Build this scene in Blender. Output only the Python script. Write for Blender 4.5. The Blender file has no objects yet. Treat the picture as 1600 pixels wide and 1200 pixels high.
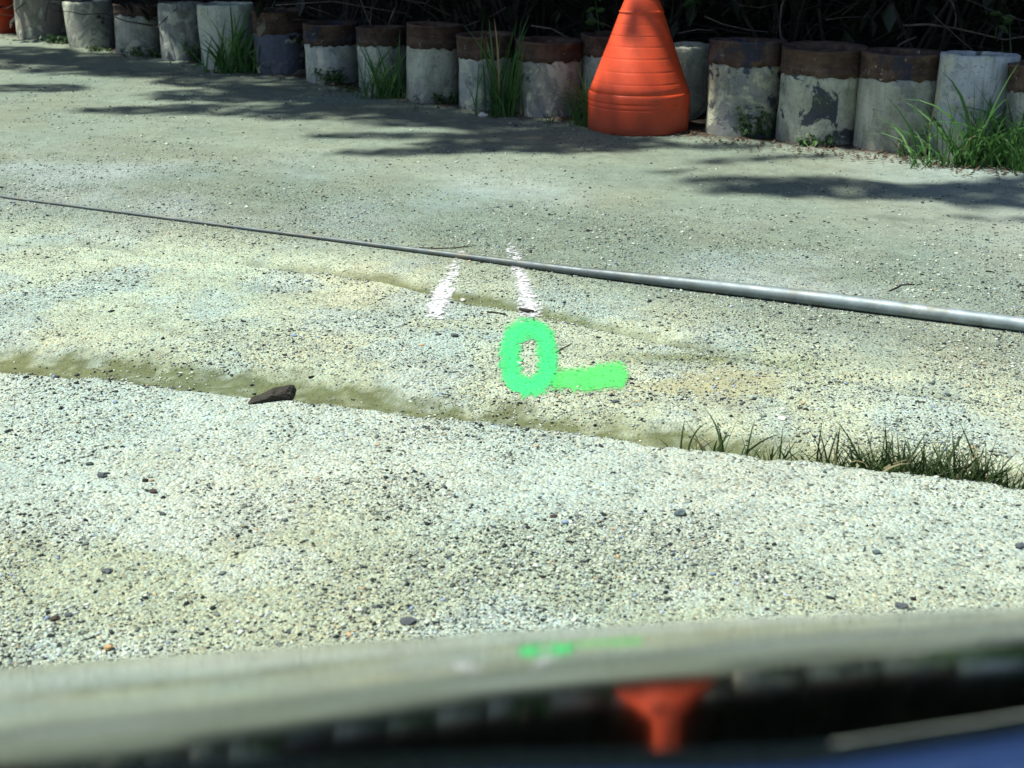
import bpy, math, random
import numpy as np
from mathutils import Vector, Matrix

random.seed(7)
RNG = np.random.default_rng(7)
sc = bpy.context.scene
COL = sc.collection
R = math.radians

# ------------------------------------------------------------------ camera
H = 1.14
PITCH = R(20.56)
FPX = 2000.0                       # focal length in pixels of the 1600 px wide photograph
cam_d = bpy.data.cameras.new('camera')
cam_d.sensor_fit = 'HORIZONTAL'
cam_d.sensor_width = 36.0
cam_d.lens = 36.0 * FPX / 1600.0
cam_d.clip_start = 0.01
cam_d.clip_end = 2000.0
cam_d.dof.use_dof = True
cam_d.dof.focus_distance = 3.7
cam_d.dof.aperture_fstop = 7.0
cam = bpy.data.objects.new('camera', cam_d)
cam.location = (0, 0, H)
cam.rotation_euler = (R(90) - PITCH, 0, 0)
COL.objects.link(cam)
sc.camera = cam

# ------------------------------------------------------------------ sky, sun, exposure
SUN_EL, SUN_AZ = R(66), R(-95)     # azimuth measured from +Y towards +X
SUN = Vector((math.sin(SUN_AZ) * math.cos(SUN_EL), math.cos(SUN_AZ) * math.cos(SUN_EL), math.sin(SUN_EL)))
w = bpy.data.worlds.new('World')
sc.world = w
w.use_nodes = True
wn = w.node_tree
sky = wn.nodes.new('ShaderNodeTexSky')
sky.sky_type = 'NISHITA'
sky.sun_disc = False
sky.sun_elevation = SUN_EL
sky.sun_rotation = SUN_AZ
sky.air_density = 1.0
sky.dust_density = 0.6
wn.links.new(sky.outputs[0], wn.nodes['Background'].inputs[0])
wn.nodes['Background'].inputs[1].default_value = 0.07
sun_d = bpy.data.lights.new('sun', 'SUN')
sun_d.energy = 4.6
sun_d.angle = R(0.7)
sun_d.color = (0.975, 0.985, 0.875)
sun = bpy.data.objects.new('sun', sun_d)
sun.rotation_euler = (-SUN).to_track_quat('-Z', 'Y').to_euler()
sun.location = (0, 10, 20)
COL.objects.link(sun)
vs = sc.view_settings
vs.view_transform = 'Standard'
vs.look = 'None'
vs.exposure = 0.8
vs.gamma = 1.0
vs.use_curve_mapping = False
sc.cycles.max_bounces = 5
sc.cycles.transparent_max_bounces = 8

# ------------------------------------------------------------------ measuring
CP, SP = math.cos(PITCH), math.sin(PITCH)
def ray(px, py):
    a, b = (px - 800) / FPX, (600 - py) / FPX
    return Vector((a, CP + b * SP, -SP + b * CP))
def pix(px, py, z=0.0):
    d = ray(px, py); t = (z - H) / d.z
    return Vector((d.x * t, d.y * t, z))
def pixd(px, py, depth):
    return Vector((0, 0, H)) + ray(px, py) * depth
def z_at(py, y, px=800):
    d = ray(px, py); return H + d.z * (y / d.y)
def depth_of(p):
    return p[1] * CP + (H - p[2]) * SP
def to_px(x, y, z):
    d = y * CP + (H - z) * SP
    b = (y * SP - (H - z) * CP) / d
    return 800 + FPX * x / d, 600 - FPX * b

# ------------------------------------------------------------------ noise in numpy
def vnoise(x, y, seed=0):
    xi, yi = np.floor(x).astype(np.int64), np.floor(y).astype(np.int64)
    xf, yf = x - xi, y - yi
    def h(a, b):
        n = (a * 374761393 + b * 668265263 + seed * 974634777) & 0x7fffffff
        n = ((n ^ (n >> 13)) * 1274126177) & 0x7fffffff
        n = n ^ (n >> 16)
        return (n & 0xffff) / 65535.0
    u, v = xf * xf * (3 - 2 * xf), yf * yf * (3 - 2 * yf)
    return (h(xi, yi) * (1 - u) + h(xi + 1, yi) * u) * (1 - v) + (h(xi, yi + 1) * (1 - u) + h(xi + 1, yi + 1) * u) * v
def fbm(x, y, seed=0, octaves=4):
    s, a, t = 0, 1.0, 0
    for o in range(octaves):
        s = s + a * vnoise(x * 2 ** o, y * 2 ** o, seed + o * 17); t += a; a *= 0.55
    return s / t
def sstep(a, b, x):
    t = np.clip((x - a) / (b - a), 0, 1); return t * t * (3 - 2 * t)

# ------------------------------------------------------------------ object helpers
def tag(o, label=None, cat=None, group=None, kind=None):
    if label: o['label'] = label
    if cat: o['category'] = cat
    if group: o['group'] = group
    if kind: o['kind'] = kind
    return o
def mesh_from(name, verts, faces, mat=None, smooth=False):
    me = bpy.data.meshes.new(name)
    me.from_pydata([tuple(v) for v in verts], [], faces)
    if smooth: me.polygons.foreach_set('use_smooth', [True] * len(me.polygons))
    if mat: me.materials.append(mat)
    me.update()
    return me
def mesh_np(name, V, F, mat=None, smooth=False):
    """V (n,3) float, F (m,k) int with k = 3 or 4"""
    me = bpy.data.meshes.new(name)
    V = np.ascontiguousarray(V, dtype=np.float32); F = np.ascontiguousarray(F, dtype=np.int32)
    k = F.shape[1]
    me.vertices.add(len(V)); me.vertices.foreach_set('co', V.ravel())
    me.loops.add(F.size); me.loops.foreach_set('vertex_index', F.ravel())
    me.polygons.add(len(F)); me.polygons.foreach_set('loop_start', np.arange(0, F.size, k, dtype=np.int32))
    if smooth: me.polygons.foreach_set('use_smooth', np.ones(len(F), dtype=bool))
    me.update(calc_edges=True)
    if mat: me.materials.append(mat)
    return me
def add_attr(me, name, data, typ='FLOAT'):
    a = me.attributes.new(name, typ, 'POINT')
    if typ == 'FLOAT': a.data.foreach_set('value', np.ascontiguousarray(data, dtype=np.float32).ravel())
    else: a.data.foreach_set('color', np.ascontiguousarray(data, dtype=np.float32).ravel())
def obj(name, me, parent=None, loc=None):
    o = bpy.data.objects.new(name, me)
    COL.objects.link(o)
    if parent: o.parent = parent
    if loc is not None: o.location = loc
    return o
def empty(name, loc):
    o = bpy.data.objects.new(name, None); o.empty_display_size = 0.1
    o.location = loc; COL.objects.link(o); return o

# ------------------------------------------------------------------ material helpers
class NT:
    def __init__(s, name):
        s.m = bpy.data.materials.new(name); s.m.use_nodes = True
        s.t = s.m.node_tree; s.b = s.t.nodes['Principled BSDF']
        s.out = s.t.nodes['Material Output']
    def n(s, typ, **kw):
        nd = s.t.nodes.new('ShaderNode' + typ)
        for k, v in kw.items():
            if k.startswith('i_'):
                nd.inputs[int(k[2:])].default_value = v
            else: setattr(nd, k, v)
        return nd
    def l(s, a, b): s.t.links.new(a, b)
    def coords(s, offset=None, scale=None):
        tc = s.n('TexCoord')
        if offset is None and scale is None: return tc.outputs['Object']
        mp = s.n('Mapping')
        s.l(tc.outputs['Object'], mp.inputs[0])
        if offset is not None: mp.inputs[1].default_value = offset
        if scale is not None: mp.inputs[3].default_value = scale
        return mp.outputs[0]
    def noise(s, vec, scale, detail=4, rough=0.6, dist=0.0):
        nd = s.n('TexNoise'); s.l(vec, nd.inputs['Vector'])
        nd.inputs['Scale'].default_value = scale; nd.inputs['Detail'].default_value = detail
        nd.inputs['Roughness'].default_value = rough; nd.inputs['Distortion'].default_value = dist
        return nd.outputs['Fac']
    def ramp(s, fac, stops, interp='LINEAR'):
        nd = s.n('ValToRGB'); cr = nd.color_ramp; cr.interpolation = interp
        while len(cr.elements) < len(stops): cr.elements.new(0.5)
        for e, (p, c) in zip(cr.elements, stops):
            e.position = p
            e.color = (c, c, c, 1) if isinstance(c, (int, float)) else (*c[:3], 1)
        s.l(fac, nd.inputs[0]); return nd.outputs[0]
    def mix(s, fac, a, b, blend='MIX'):
        nd = s.n('Mix', data_type='RGBA', blend_type=blend)
        for sock, v in ((nd.inputs[0], fac), (nd.inputs[6], a), (nd.inputs[7], b)):
            if isinstance(v, (int, float)): sock.default_value = v
            elif isinstance(v, tuple): sock.default_value = (*v[:3], 1)
            else: s.l(v, sock)
        return nd.outputs[2]
    def math(s, op, a, b=0.0, clamp=False):
        nd = s.n('Math', operation=op, use_clamp=clamp)
        for sock, v in ((nd.inputs[0], a), (nd.inputs[1], b)):
            if isinstance(v, (int, float)): sock.default_value = v
            else: s.l(v, sock)
        return nd.outputs[0]
    def bump(s, h, strength=0.5, dist=0.01, prev=None):
        nd = s.n('Bump'); nd.inputs['Strength'].default_value = strength; nd.inputs['Distance'].default_value = dist
        s.l(h, nd.inputs['Height'])
        if prev is not None: s.l(prev, nd.inputs['Normal'])
        return nd.outputs[0]
    def set(s, color=None, rough=None, normal=None, **kw):
        def put(sock, v):
            if isinstance(v, (int, float)): sock.default_value = v
            elif isinstance(v, tuple): sock.default_value = (*v[:3], 1)
            else: s.l(v, sock)
        if color is not None: put(s.b.inputs['Base Color'], color)
        if rough is not None: put(s.b.inputs['Roughness'], rough)
        if normal is not None: s.l(normal, s.b.inputs['Normal'])
        for k, v in kw.items(): put(s.b.inputs[k.replace('_', ' ')], v)
        return s.m

# ------------------------------------------------------------------ terrain shape
EDGE_PX = [(-700, 520), (0, 578), (150, 590), (300, 610), (450, 623), (600, 640), (750, 655), (900, 672), (1050, 692), (1200, 712), (1400, 733), (1600, 757), (2300, 850)]
def hb_px(px): return float(np.interp(px, [0, 500, 1100, 1600], [0.022, 0.035, 0.065, 0.085]))
_e = [pix(px, py, hb_px(px)) for px, py in EDGE_PX]
EX, EY = np.array([p.x for p in _e]), np.array([p.y for p in _e])
EH = np.array([hb_px(p[0]) for p in EDGE_PX])
RUT_PX = [(-700, 330), (0, 378), (200, 390), (420, 416), (600, 442), (700, 470), (830, 492), (1000, 524), (1180, 562), (1400, 610), (2000, 700)]
_r = [pix(px, py, 0.0) for px, py in RUT_PX]
RX, RY = np.array([p.x for p in _r]), np.array([p.y for p in _r])
ROW_PX = [(-500, 5), (-100, 40), (75, 60), (150, 73), (220, 85), (290, 93), (360, 108), (440, 115), (520, 130), (600, 147), (680, 160), (760, 173), (855, 182), (950, 193), (1060, 206), (1160, 213), (1275, 226), (1394, 237), (1510, 250), (1640, 264), (2000, 300)]
_w = [pix(px, py, 0.0) for px, py in ROW_PX]
WX, WY = np.array([p.x for p in _w]), np.array([p.y for p in _w])

POLE_PX = [(-140, 289, 2.8), (0, 307, 3.6), (250, 339.5, 4.6), (500, 371.5, 6.0), (735, 401.5, 8.8), (900, 423, 13.5), (1000, 434.5, 17), (1100, 445.5, 20), (1300, 469, 23), (1600, 507, 22.5), (1800, 533, 22), (2300, 600, 21)]
_q = [pix(px, py, 0.01) for px, py, _t in POLE_PX]
QX, QY = np.array([p.x for p in _q]), np.array([p.y for p in _q])
def ground_parts(x, y):
    ye = np.interp(x, EX, EY) + 0.03 * (fbm(x * 3.1, y * 0 + 2.0, 5, 3) - 0.5) + 0.035 * (fbm(x * 9, y * 0 + 4.0, 8, 3) - 0.5) + 0.016 * (vnoise(x * 38, y * 0 + 1.0, 9) - 0.5)
    hb = np.interp(x, EX, EH)
    s = y - ye
    sr = y - np.interp(x, RX, RY) - 0.06 * (fbm(x * 4.0, y * 0 + 7.0, 15, 3) - 0.5)
    sw = np.interp(x, WX, WY) - y                      # > 0 in front of the row of stubs
    return s, hb, sr, sw
def height(x, y):
    x = np.asarray(x, dtype=float); y = np.asarray(y, dtype=float)
    s, hb, sr, sw = ground_parts(x, y)
    z = hb * (1 - sstep(-0.012, 0.035, s))
    z = z - 0.028 * np.exp(-((s - 0.16) / 0.11) ** 2) * (s > -0.02)
    z = z - 0.016 * np.exp(-((sr - 0.04) / 0.06) ** 2) + 0.010 * (1 - sstep(-0.05, 0.03, sr)) * sstep(0.1, 0.35, s)
    near = np.exp(-np.maximum(y - 9, 0) / 4) * (np.abs(x) < 8)
    near = near * sstep(0.03, 0.30, np.abs(y - np.interp(x, QX, QY)))
    z = z + near * (0.030 * (fbm(x * 1.3, y * 1.3, 21, 3) - 0.5) * sstep(0.0, 1.2, sw) + 0.012 * (fbm(x * 7, y * 7, 31, 3) - 0.5))
    # dark bank of leaf mould rising behind the stubs
    z = z + 1.5 * sstep(0.55, 3.2, -sw) + 0.10 * sstep(0.25, 0.7, -sw)
    return z
def gz(x, y): return float(height(np.array([x]), np.array([y]))[0])

# ------------------------------------------------------------------ ground
def ground_material():
    g = NT('gravel_ground')
    co = g.coords()
    col = g.n('Attribute', attribute_name='tint').outputs['Color']
    grit = g.n('Attribute', attribute_name='grit').outputs['Fac']
    v1 = g.n('TexVoronoi', feature='F1'); g.l(co, v1.inputs['Vector']); v1.inputs['Scale'].default_value = 150
    v2 = g.n('TexVoronoi', feature='DISTANCE_TO_EDGE'); g.l(co, v2.inputs['Vector']); v2.inputs['Scale'].default_value = 150
    v3 = g.n('TexVoronoi', feature='F1'); g.l(co, v3.inputs['Vector']); v3.inputs['Scale'].default_value = 420
    sep = g.n('SeparateColor'); g.l(v1.outputs['Color'], sep.inputs[0])
    sep3 = g.n('SeparateColor'); g.l(v3.outputs['Color'], sep3.inputs[0])
    val = g.ramp(sep.outputs[0], [(0.0, 0.25), (0.06, 0.45), (0.12, 0.85), (0.7, 1.03), (1.0, 1.18)])
    val3 = g.ramp(sep3.outputs[0], [(0.0, 0.45), (0.12, 0.88), (0.6, 1.0), (1.0, 1.18)])
    hue = g.ramp(sep.outputs[1], [(0.0, (1.06, 0.97, 0.85)), (0.3, (1, 1, 1)), (0.7, (0.96, 1.0, 0.99)), (1.0, (0.86, 0.97, 1.10))])
    stone = g.mix(1.0, g.mix(1.0, val, val3, 'MULTIPLY'), hue, 'MULTIPLY')
    gap = g.ramp(v2.outputs['Distance'], [(0.0, 0.70), (0.08, 1.0)])
    stone = g.mix(1.0, stone, gap, 'MULTIPLY')
    mott = g.ramp(g.noise(co, 14, 6, 0.7), [(0.25, 0.74), (0.5, 1.0), (0.75, 1.16)])
    fine = g.ramp(g.noise(co, 170, 5, 0.8), [(0.25, 0.50), (0.42, 0.88), (0.6, 1.05), (0.78, 1.4)])
    coarse = g.ramp(g.noise(co, 48, 5, 0.85), [(0.30, 0.50), (0.44, 0.93), (0.6, 1.06), (0.72, 1.4)])
    smooth = g.mix(1.0, g.mix(1.0, mott, fine, 'MULTIPLY'), coarse, 'MULTIPLY')
    tex = g.mix(grit, smooth, g.mix(1.0, stone, mott, 'MULTIPLY'))
    c = g.mix(1.0, col, tex, 'MULTIPLY')
    hgt = g.math('ADD', g.math('MULTIPLY', g.math('SUBTRACT', 0.7, v1.outputs['Distance']), grit), g.math('MULTIPLY', g.noise(co, 160, 4, 0.7), 0.5))
    nb = g.bump(hgt, 0.7, 0.008)
    return g.set(c, 0.92, nb, Specular_IOR_Level=0.25)
M_GROUND = ground_material()

def coords_1d(lo, hi, step, far):
    core = np.arange(lo, hi + 1e-6, step)
    ext = []
    d, p = step, 0
    while p < far:
        d *= 1.35; p += d; ext.append(p)
    ext = np.array(ext)
    return np.concatenate([(lo - ext)[::-1], core, hi + ext])
gx = coords_1d(-4.2, 4.2, 0.0135, 600)
ys = [1.3]
while ys[-1] < 12.5: ys.append(ys[-1] + max(0.006, 0.00115 * ys[-1] ** 2 * 0.9))
ys = np.array(ys)
ext = []; d, p = 0.05, 0
while p < 700:
    d *= 1.3; p += d; ext.append(p)
gy = np.concatenate([(1.3 - np.array(ext))[::-1], ys, ys[-1] + np.array(ext)])
X, Y = np.meshgrid(gx, gy)
Z = height(X, Y)
Z = np.where((np.abs(X) > 12) | (Y > 40), np.minimum(Z, 0.4), Z)
nx, ny = len(gx), len(gy)
idx = np.arange(nx * ny).reshape(ny, nx)
F = np.stack([idx[:-1, :-1], idx[:-1, 1:], idx[1:, 1:], idx[1:, :-1]], -1).reshape(-1, 4)
def tint_at(x, y):
    s, hb, sr, sw = ground_parts(x, y)
    lf = fbm(x * 1.1, y * 1.1, 41, 4); mf = fbm(x * 4, y * 4, 51, 4); hf = fbm(x * 11, y * 11, 57, 4)
    n = len(np.ravel(x))
    def c(r, g, b): return np.array([r, g, b], dtype=float)
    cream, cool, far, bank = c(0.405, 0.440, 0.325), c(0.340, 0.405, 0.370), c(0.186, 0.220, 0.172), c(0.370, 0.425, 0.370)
    mud, sand, soil = c(0.092, 0.106, 0.036), c(0.30, 0.30, 0.185), c(0.045, 0.033, 0.024)
    def lerp(a, b, t): return a * (1 - t[..., None]) + b * t[..., None]
    px, py = to_px(x, y, np.zeros_like(x))
    t_right = sstep(1.0, 2.3, x * 1.0 + 0.6 * (lf - 0.5))             # the right side of the track is greyer
    base = lerp(np.broadcast_to(cream, x.shape + (3,)), cool, sstep(0.42, 0.6, mf) * 0.75)
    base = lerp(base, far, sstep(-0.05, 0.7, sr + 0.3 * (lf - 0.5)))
    base = lerp(base, c(0.250, 0.285, 0.250), t_right * sstep(0.1, 0.4, s))
    base = lerp(base, c(0.29, 0.34, 0.34), 0.8 * sstep(0.45, 0.8, lf) * sstep(0.1, 0.9, sr) * (1 - sstep(1.0, 2.6, sr)))
    base = lerp(base, bank, 1 - sstep(-0.03, 0.02, s))
    base = lerp(base, c(0.32, 0.355, 0.245), (1 - sstep(-0.8, -0.2, s)) * sstep(0.45, 0.62, mf) * 0.8)
    # bands of damp silt in the two ruts
    m1 = sstep(-0.01, 0.02, s) * (1 - sstep(0.17, 0.30, s + 0.16 * (hf - 0.5))) * (1 - 0.85 * t_right) * sstep(0.22, 0.5, mf * 0.4 + hf * 0.6 + 0.10)
    m2 = sstep(-0.05, 0.0, sr + 0.1 * (hf - 0.5)) * (1 - sstep(0.05, 0.14, sr + 0.1 * (hf - 0.5))) * np.exp(-((x + 0.12) / 0.55) ** 2)
    m2 = m2 + 0.45 * sstep(-0.06, 0.0, sr) * (1 - sstep(0.03, 0.14, sr)) * sstep(0.4, 0.6, mf) * (1 - t_right)
    m3 = np.exp(-(((x - 0.52) / 0.28) ** 2 + ((y - 3.02) / 0.16) ** 2)) * sstep(0.3, 0.55, hf)
    m3b = np.exp(-(((x - 0.52) / 0.26) ** 2 + ((y - 3.22) / 0.05) ** 2))
    base = lerp(base, sand, np.clip(m3 * 1.3, 0, 1))
    base = lerp(base, mud * 1.5, np.clip(m3b * 0.8, 0, 1))
    base = lerp(base, mud, np.clip(np.maximum(m1 * (0.55 + 0.9 * vnoise(x * 45, y * 45, 91)), m2), 0, 0.90))
    # leaf mould at the foot of the stubs and behind them
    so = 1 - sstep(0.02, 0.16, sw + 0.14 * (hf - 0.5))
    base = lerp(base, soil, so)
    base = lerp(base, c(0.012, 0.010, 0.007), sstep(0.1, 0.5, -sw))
    v_ = y - np.interp(x, QX, QY)                       # wheel tracks and rain streaks run along the track
    stk = fbm(x * 0.7, v_ * 7.5, 63, 4) + 0.35 * (fbm(x * 2.2, v_ * 26, 67, 3) - 0.5)
    base = base * (1 + 0.34 * (stk - 0.5) * sstep(0.05, 0.3, s) * sstep(0.0, 0.4, sw))[..., None]
    hue = fbm(x * 2.1 + 9, y * 2.1, 71, 3)[..., None] - 0.5
    base = base * (1 + hue * np.array([0.20, 0.0, -0.12]))
    base = base * (0.80 + 0.25 * lf + 0.18 * hf)[..., None]
    grit = np.clip(0.25 + 0.75 * (1 - sstep(0.6, 2.2, sr + 0.5 * (mf - 0.5))) + 0.0, 0, 1)
    grit = grit * (1 - 0.8 * np.clip(np.maximum(np.maximum(m1, m2), m3), 0, 1)) * (1 - so)
    return base, grit
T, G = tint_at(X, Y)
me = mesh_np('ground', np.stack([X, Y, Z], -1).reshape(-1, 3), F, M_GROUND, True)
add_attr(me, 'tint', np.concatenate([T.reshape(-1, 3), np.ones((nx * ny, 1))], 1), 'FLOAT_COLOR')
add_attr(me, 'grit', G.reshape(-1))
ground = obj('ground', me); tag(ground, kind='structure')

# ------------------------------------------------------------------ paint marks (needed first: gravel keeps clear of them)
def seg_dist(x, y, ax, ay, bx, by):
    dx, dy = bx - ax, by - ay
    t = np.clip(((x - ax) * dx + (y - ay) * dy) / (dx * dx + dy * dy), 0, 1)
    return np.hypot(x - ax - t * dx, y - ay - t * dy), t
def zero_cov(px, py):
    # ring of a rounded figure 0 measured on the photograph
    qx, qy = np.abs(px - 826) , np.abs(py - 558)
    ax, ay = np.maximum(qx - 1.0, 0), np.maximum(qy - 18.0, 0)
    dist = np.hypot(ax, ay * 1.0 * (27 / 27.0))
    return 1 - sstep(3, 22, np.abs(dist - 27.2))
def dash_cov(px, py):
    d1, t1 = seg_dist(px, py, 876, 593, 962, 590)
    d2, t2 = seg_dist(px, py, 940, 586, 962, 584)
    return 0.92 * np.maximum(1 - sstep(4, 24, d1), 1 - sstep(5, 25, d2))
def stroke_cov(pts):
    def f(px, py):
        c = np.zeros_like(px)
        for (a, b, w0, i0), (a2, b2, w1, i1) in zip(pts[:-1], pts[1:]):
            dd, t = seg_dist(px, py, a, b, a2, b2)
            ww = w0 + (w1 - w0) * t
            c = np.maximum(c, (1 - sstep(0.15, 1.5, dd / ww)) * (i0 + (i1 - i0) * t))
        return c
    return f
MARKS = [
    ('painted_number', 'bright green spray-painted figure 0 on the gravel', 'paint mark', None, zero_cov, (776, 492, 876, 625), 'green'),
    ('painted_dash', 'yellow-green spray-painted dash beside the green figure 0', 'paint mark', None, dash_cov, (852, 560, 992, 620), 'lime'),
    ('painted_line', 'short white sprayed line slanting left, beside the mud patch', 'paint mark', 'white sprayed lines beside the pole',
     stroke_cov([(720, 398, 7, 0.18), (704, 432, 9, 0.55), (683, 482, 16, 0.95)]), (655, 380, 740, 506), 'white'),
    ('painted_line', 'short white sprayed line slanting right, just above the green figure 0', 'paint mark', 'white sprayed lines beside the pole',
     stroke_cov([(800, 388, 7, 0.35), (814, 432, 9, 0.8), (829, 484, 14, 1.0)]), (780, 374, 850, 500), 'white'),
]
def paint_material(kind):
    g = NT('spray_paint_' + kind)
    co = g.coords()
    cov = g.n('Attribute', attribute_name='cover').outputs['Fac']
    base = {'green': (0.045, 0.66, 0.19), 'lime': (0.085, 0.66, 0.135), 'white': (0.74, 0.73, 0.78)}[kind]
    dark = tuple(v * 0.62 for v in base)
    v1 = g.n('TexVoronoi', feature='F1'); g.l(co, v1.inputs['Vector']); v1.inputs['Scale'].default_value = 95
    v3 = g.noise(co, 75, 5, 0.8)
    sp = g.n('SeparateColor'); g.l(v1.outputs['Color'], sp.inputs[0])
    c = g.mix(g.ramp(sp.outputs[0], [(0.0, 1.0), (0.25, 0.25), (1.0, 0.0)]), base, dark)
    c = g.mix(g.ramp(g.noise(co, 60, 4, 0.7), [(0.35, 0.55), (0.6, 0.0)]), c, dark)
    hgt = g.math('ADD', g.math('SUBTRACT', 0.7, v1.outputs['Distance']), g.math('MULTIPLY', v3, 0.6))
    n = g.bump(hgt, 0.5, 0.006)
    nz = g.math('ADD', g.math('MULTIPLY', v3, 0.8), g.math('MULTIPLY', sp.outputs[1], 0.5))
    # where the droplets missed, the ground shows through
    a = g.math('ADD', cov, g.math('MULTIPLY', g.math('SUBTRACT', nz, 0.62), 2.3 if kind == 'white' else 0.95))
    a = g.ramp(a, [(0.12, 0.0), (0.45, 0.40 if kind == 'white' else 0.62), (1.05, 0.80 if kind == 'white' else 0.92)])
    g.l(a, g.b.inputs['Alpha'])
    return g.set(c, 0.7, n, Specular_IOR_Level=0.3)
M_PAINT = {k: paint_material(k) for k in ('green', 'lime', 'white')}
for name, label, cat, grp, cov, (x0, y0, x1, y1), kind in MARKS:
    cs = [pix(a, b) for a in (x0, x1) for b in (y0, y1)]
    wx = np.arange(min(c.x for c in cs), max(c.x for c in cs), 0.005)
    wy = np.arange(min(c.y for c in cs), max(c.y for c in cs), 0.008)
    PX, PY = np.meshgrid(wx, wy)
    PZ = height(PX, PY) + 0.003
    ux, uy = to_px(PX, PY, PZ)
    wob = 8 * (fbm(PX * 25, PY * 25, 81, 3) - 0.5)
    C = cov(ux + wob, uy + wob)
    ii = np.arange(PX.size).reshape(PX.shape)
    q = np.stack([ii[:-1, :-1], ii[:-1, 1:], ii[1:, 1:], ii[1:, :-1]], -1).reshape(-1, 4)
    q = q[C.ravel()[q].max(1) > 0.06]
    used, inv = np.unique(q, return_inverse=True)
    V = np.stack([PX, PY, PZ], -1).reshape(-1, 3)[used]
    org = V.mean(0); org[2] = V[:, 2].min()
    pm = mesh_np(name, V - org * 0, inv.reshape(-1, 4), M_PAINT[kind], True)
    add_attr(pm, 'cover', C.ravel()[used])
    tag(obj(name, pm), label, cat, grp)

# ------------------------------------------------------------------ loose gravel
ICO_V = []
_p = (1 + 5 ** .5) / 2
for a, b in ((-1, _p), (1, _p), (-1, -_p), (1, -_p)): ICO_V.append((a, b, 0))
for a, b in ((-1, _p), (1, _p), (-1, -_p), (1, -_p)): ICO_V.append((0, a, b))
for a, b in ((_p, -1), (_p, 1), (-_p, -1), (-_p, 1)): ICO_V.append((a, 0, b))
ICO_V = np.array(ICO_V) / math.hypot(1, _p)
ICO_F = np.array([(0, 11, 5), (0, 5, 1), (0, 1, 7), (0, 7, 10), (0, 10, 11), (1, 5, 9), (5, 11, 4), (11, 10, 2), (10, 7, 6), (7, 1, 8), (3, 9, 4), (3, 4, 2), (3, 2, 6), (3, 6, 8), (3, 8, 9), (4, 9, 5), (2, 4, 11), (6, 2, 10), (8, 6, 7), (9, 8, 1)])
def gravel_material():
    g = NT('loose_gravel')
    rnd = g.n('NewGeometry').outputs['Random Per Island']
    c = g.ramp(rnd, [(0.0, (0.013, 0.017, 0.019)), (0.24, (0.050, 0.062, 0.062)), (0.36, (0.12, 0.14, 0.125)), (0.48, (0.26, 0.295, 0.24)), (0.62, (0.41, 0.46, 0.37)),
                     (0.80, (0.52, 0.55, 0.48)), (0.90, (0.36, 0.40, 0.43)), (0.95, (0.40, 0.29, 0.17)), (0.97, (0.20, 0.26, 0.36)), (1.0, (0.72, 0.71, 0.68))], 'CONSTANT')
    co = g.coords()
    c = g.mix(1.0, c, g.ramp(g.noise(co, 260, 3, 0.6), [(0.3, 0.75), (0.7, 1.2)]), 'MULTIPLY')
    return g.set(c, 0.85, Specular_IOR_Level=0.3)
M_GRAVEL = gravel_material()
def scatter_gravel(n, seed):
    rng = np.random.default_rng(seed)
    px = rng.uniform(-120, 1720, n); py = rng.uniform(95, 1065, n)
    # uneven drifts of stone: thin them by noise and by the kind of ground
    a, b = (px - 800) / FPX, (600 - py) / FPX
    dz = -SP + b * CP; t = (0.03 - H) / dz
    x, y = a * t, (CP + b * SP) * t
    s, hb, sr, sw = ground_parts(x, y)
    _, grit = tint_at(x, y)
    dens = 0.10 + 0.75 * sstep(0.36, 0.66, fbm(x * 3.0, y * 3.0, 61, 4))
    dens = dens * (0.42 + 0.58 * grit) * (1 + 0.7 * sstep(0.15, 0.3, s))
    dens = dens * (1 - 0.55 * sstep(0.7, 2.6, sr)) * (1 + 1.6 * sstep(0.9, 2.2, -x) * sstep(0.3, 0.8, sr))
    for name, label, cat, grp, cov, bb, kind in MARKS[:2]:
        ux, uy = to_px(x, y, 0 * x)
        dens = np.where(cov(ux, uy) > 0.3, dens * 0.22, dens)
    k = rng.uniform(0, 1, n) < dens
    k &= sw > 0.15
    x, y = x[k], y[k]; m = len(x)
    dist = np.hypot(x, y)
    size = 0.00115 + 0.00075 * rng.exponential(1.0, m)
    size = np.where(rng.uniform(0, 1, m) < 0.005, size * 2.0, size)
    size = np.minimum(size, 0.0062) * (0.72 + 0.10 * dist)
    dirs = ICO_V[None] * rng.uniform(0.5, 1.35, (m, 12, 1))
    sc3 = np.stack([rng.uniform(0.8, 1.8, m), rng.uniform(0.7, 1.2, m), rng.uniform(0.45, 0.8, m)], -1)
    P = dirs * sc3[:, None] * size[:, None, None]
    th = rng.uniform(0, 6.283, m); c_, s_ = np.cos(th)[:, None], np.sin(th)[:, None]
    Q = np.stack([P[..., 0] * c_ - P[..., 1] * s_, P[..., 0] * s_ + P[..., 1] * c_, P[..., 2]], -1)
    base = np.stack([x, y, height(x, y) + size * 0.22], -1)
    V = (Q + base[:, None]).reshape(-1, 3)
    F = (ICO_F[None] + (np.arange(m) * 12)[:, None, None]).reshape(-1, 3)
    return V, F
V, F = scatter_gravel(250000, 3)
gr = obj('loose_gravel', mesh_np('loose_gravel', V, F, M_GRAVEL))
tag(gr, 'loose pale and dark gravel scattered over the track', 'gravel', kind='stuff')

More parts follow.
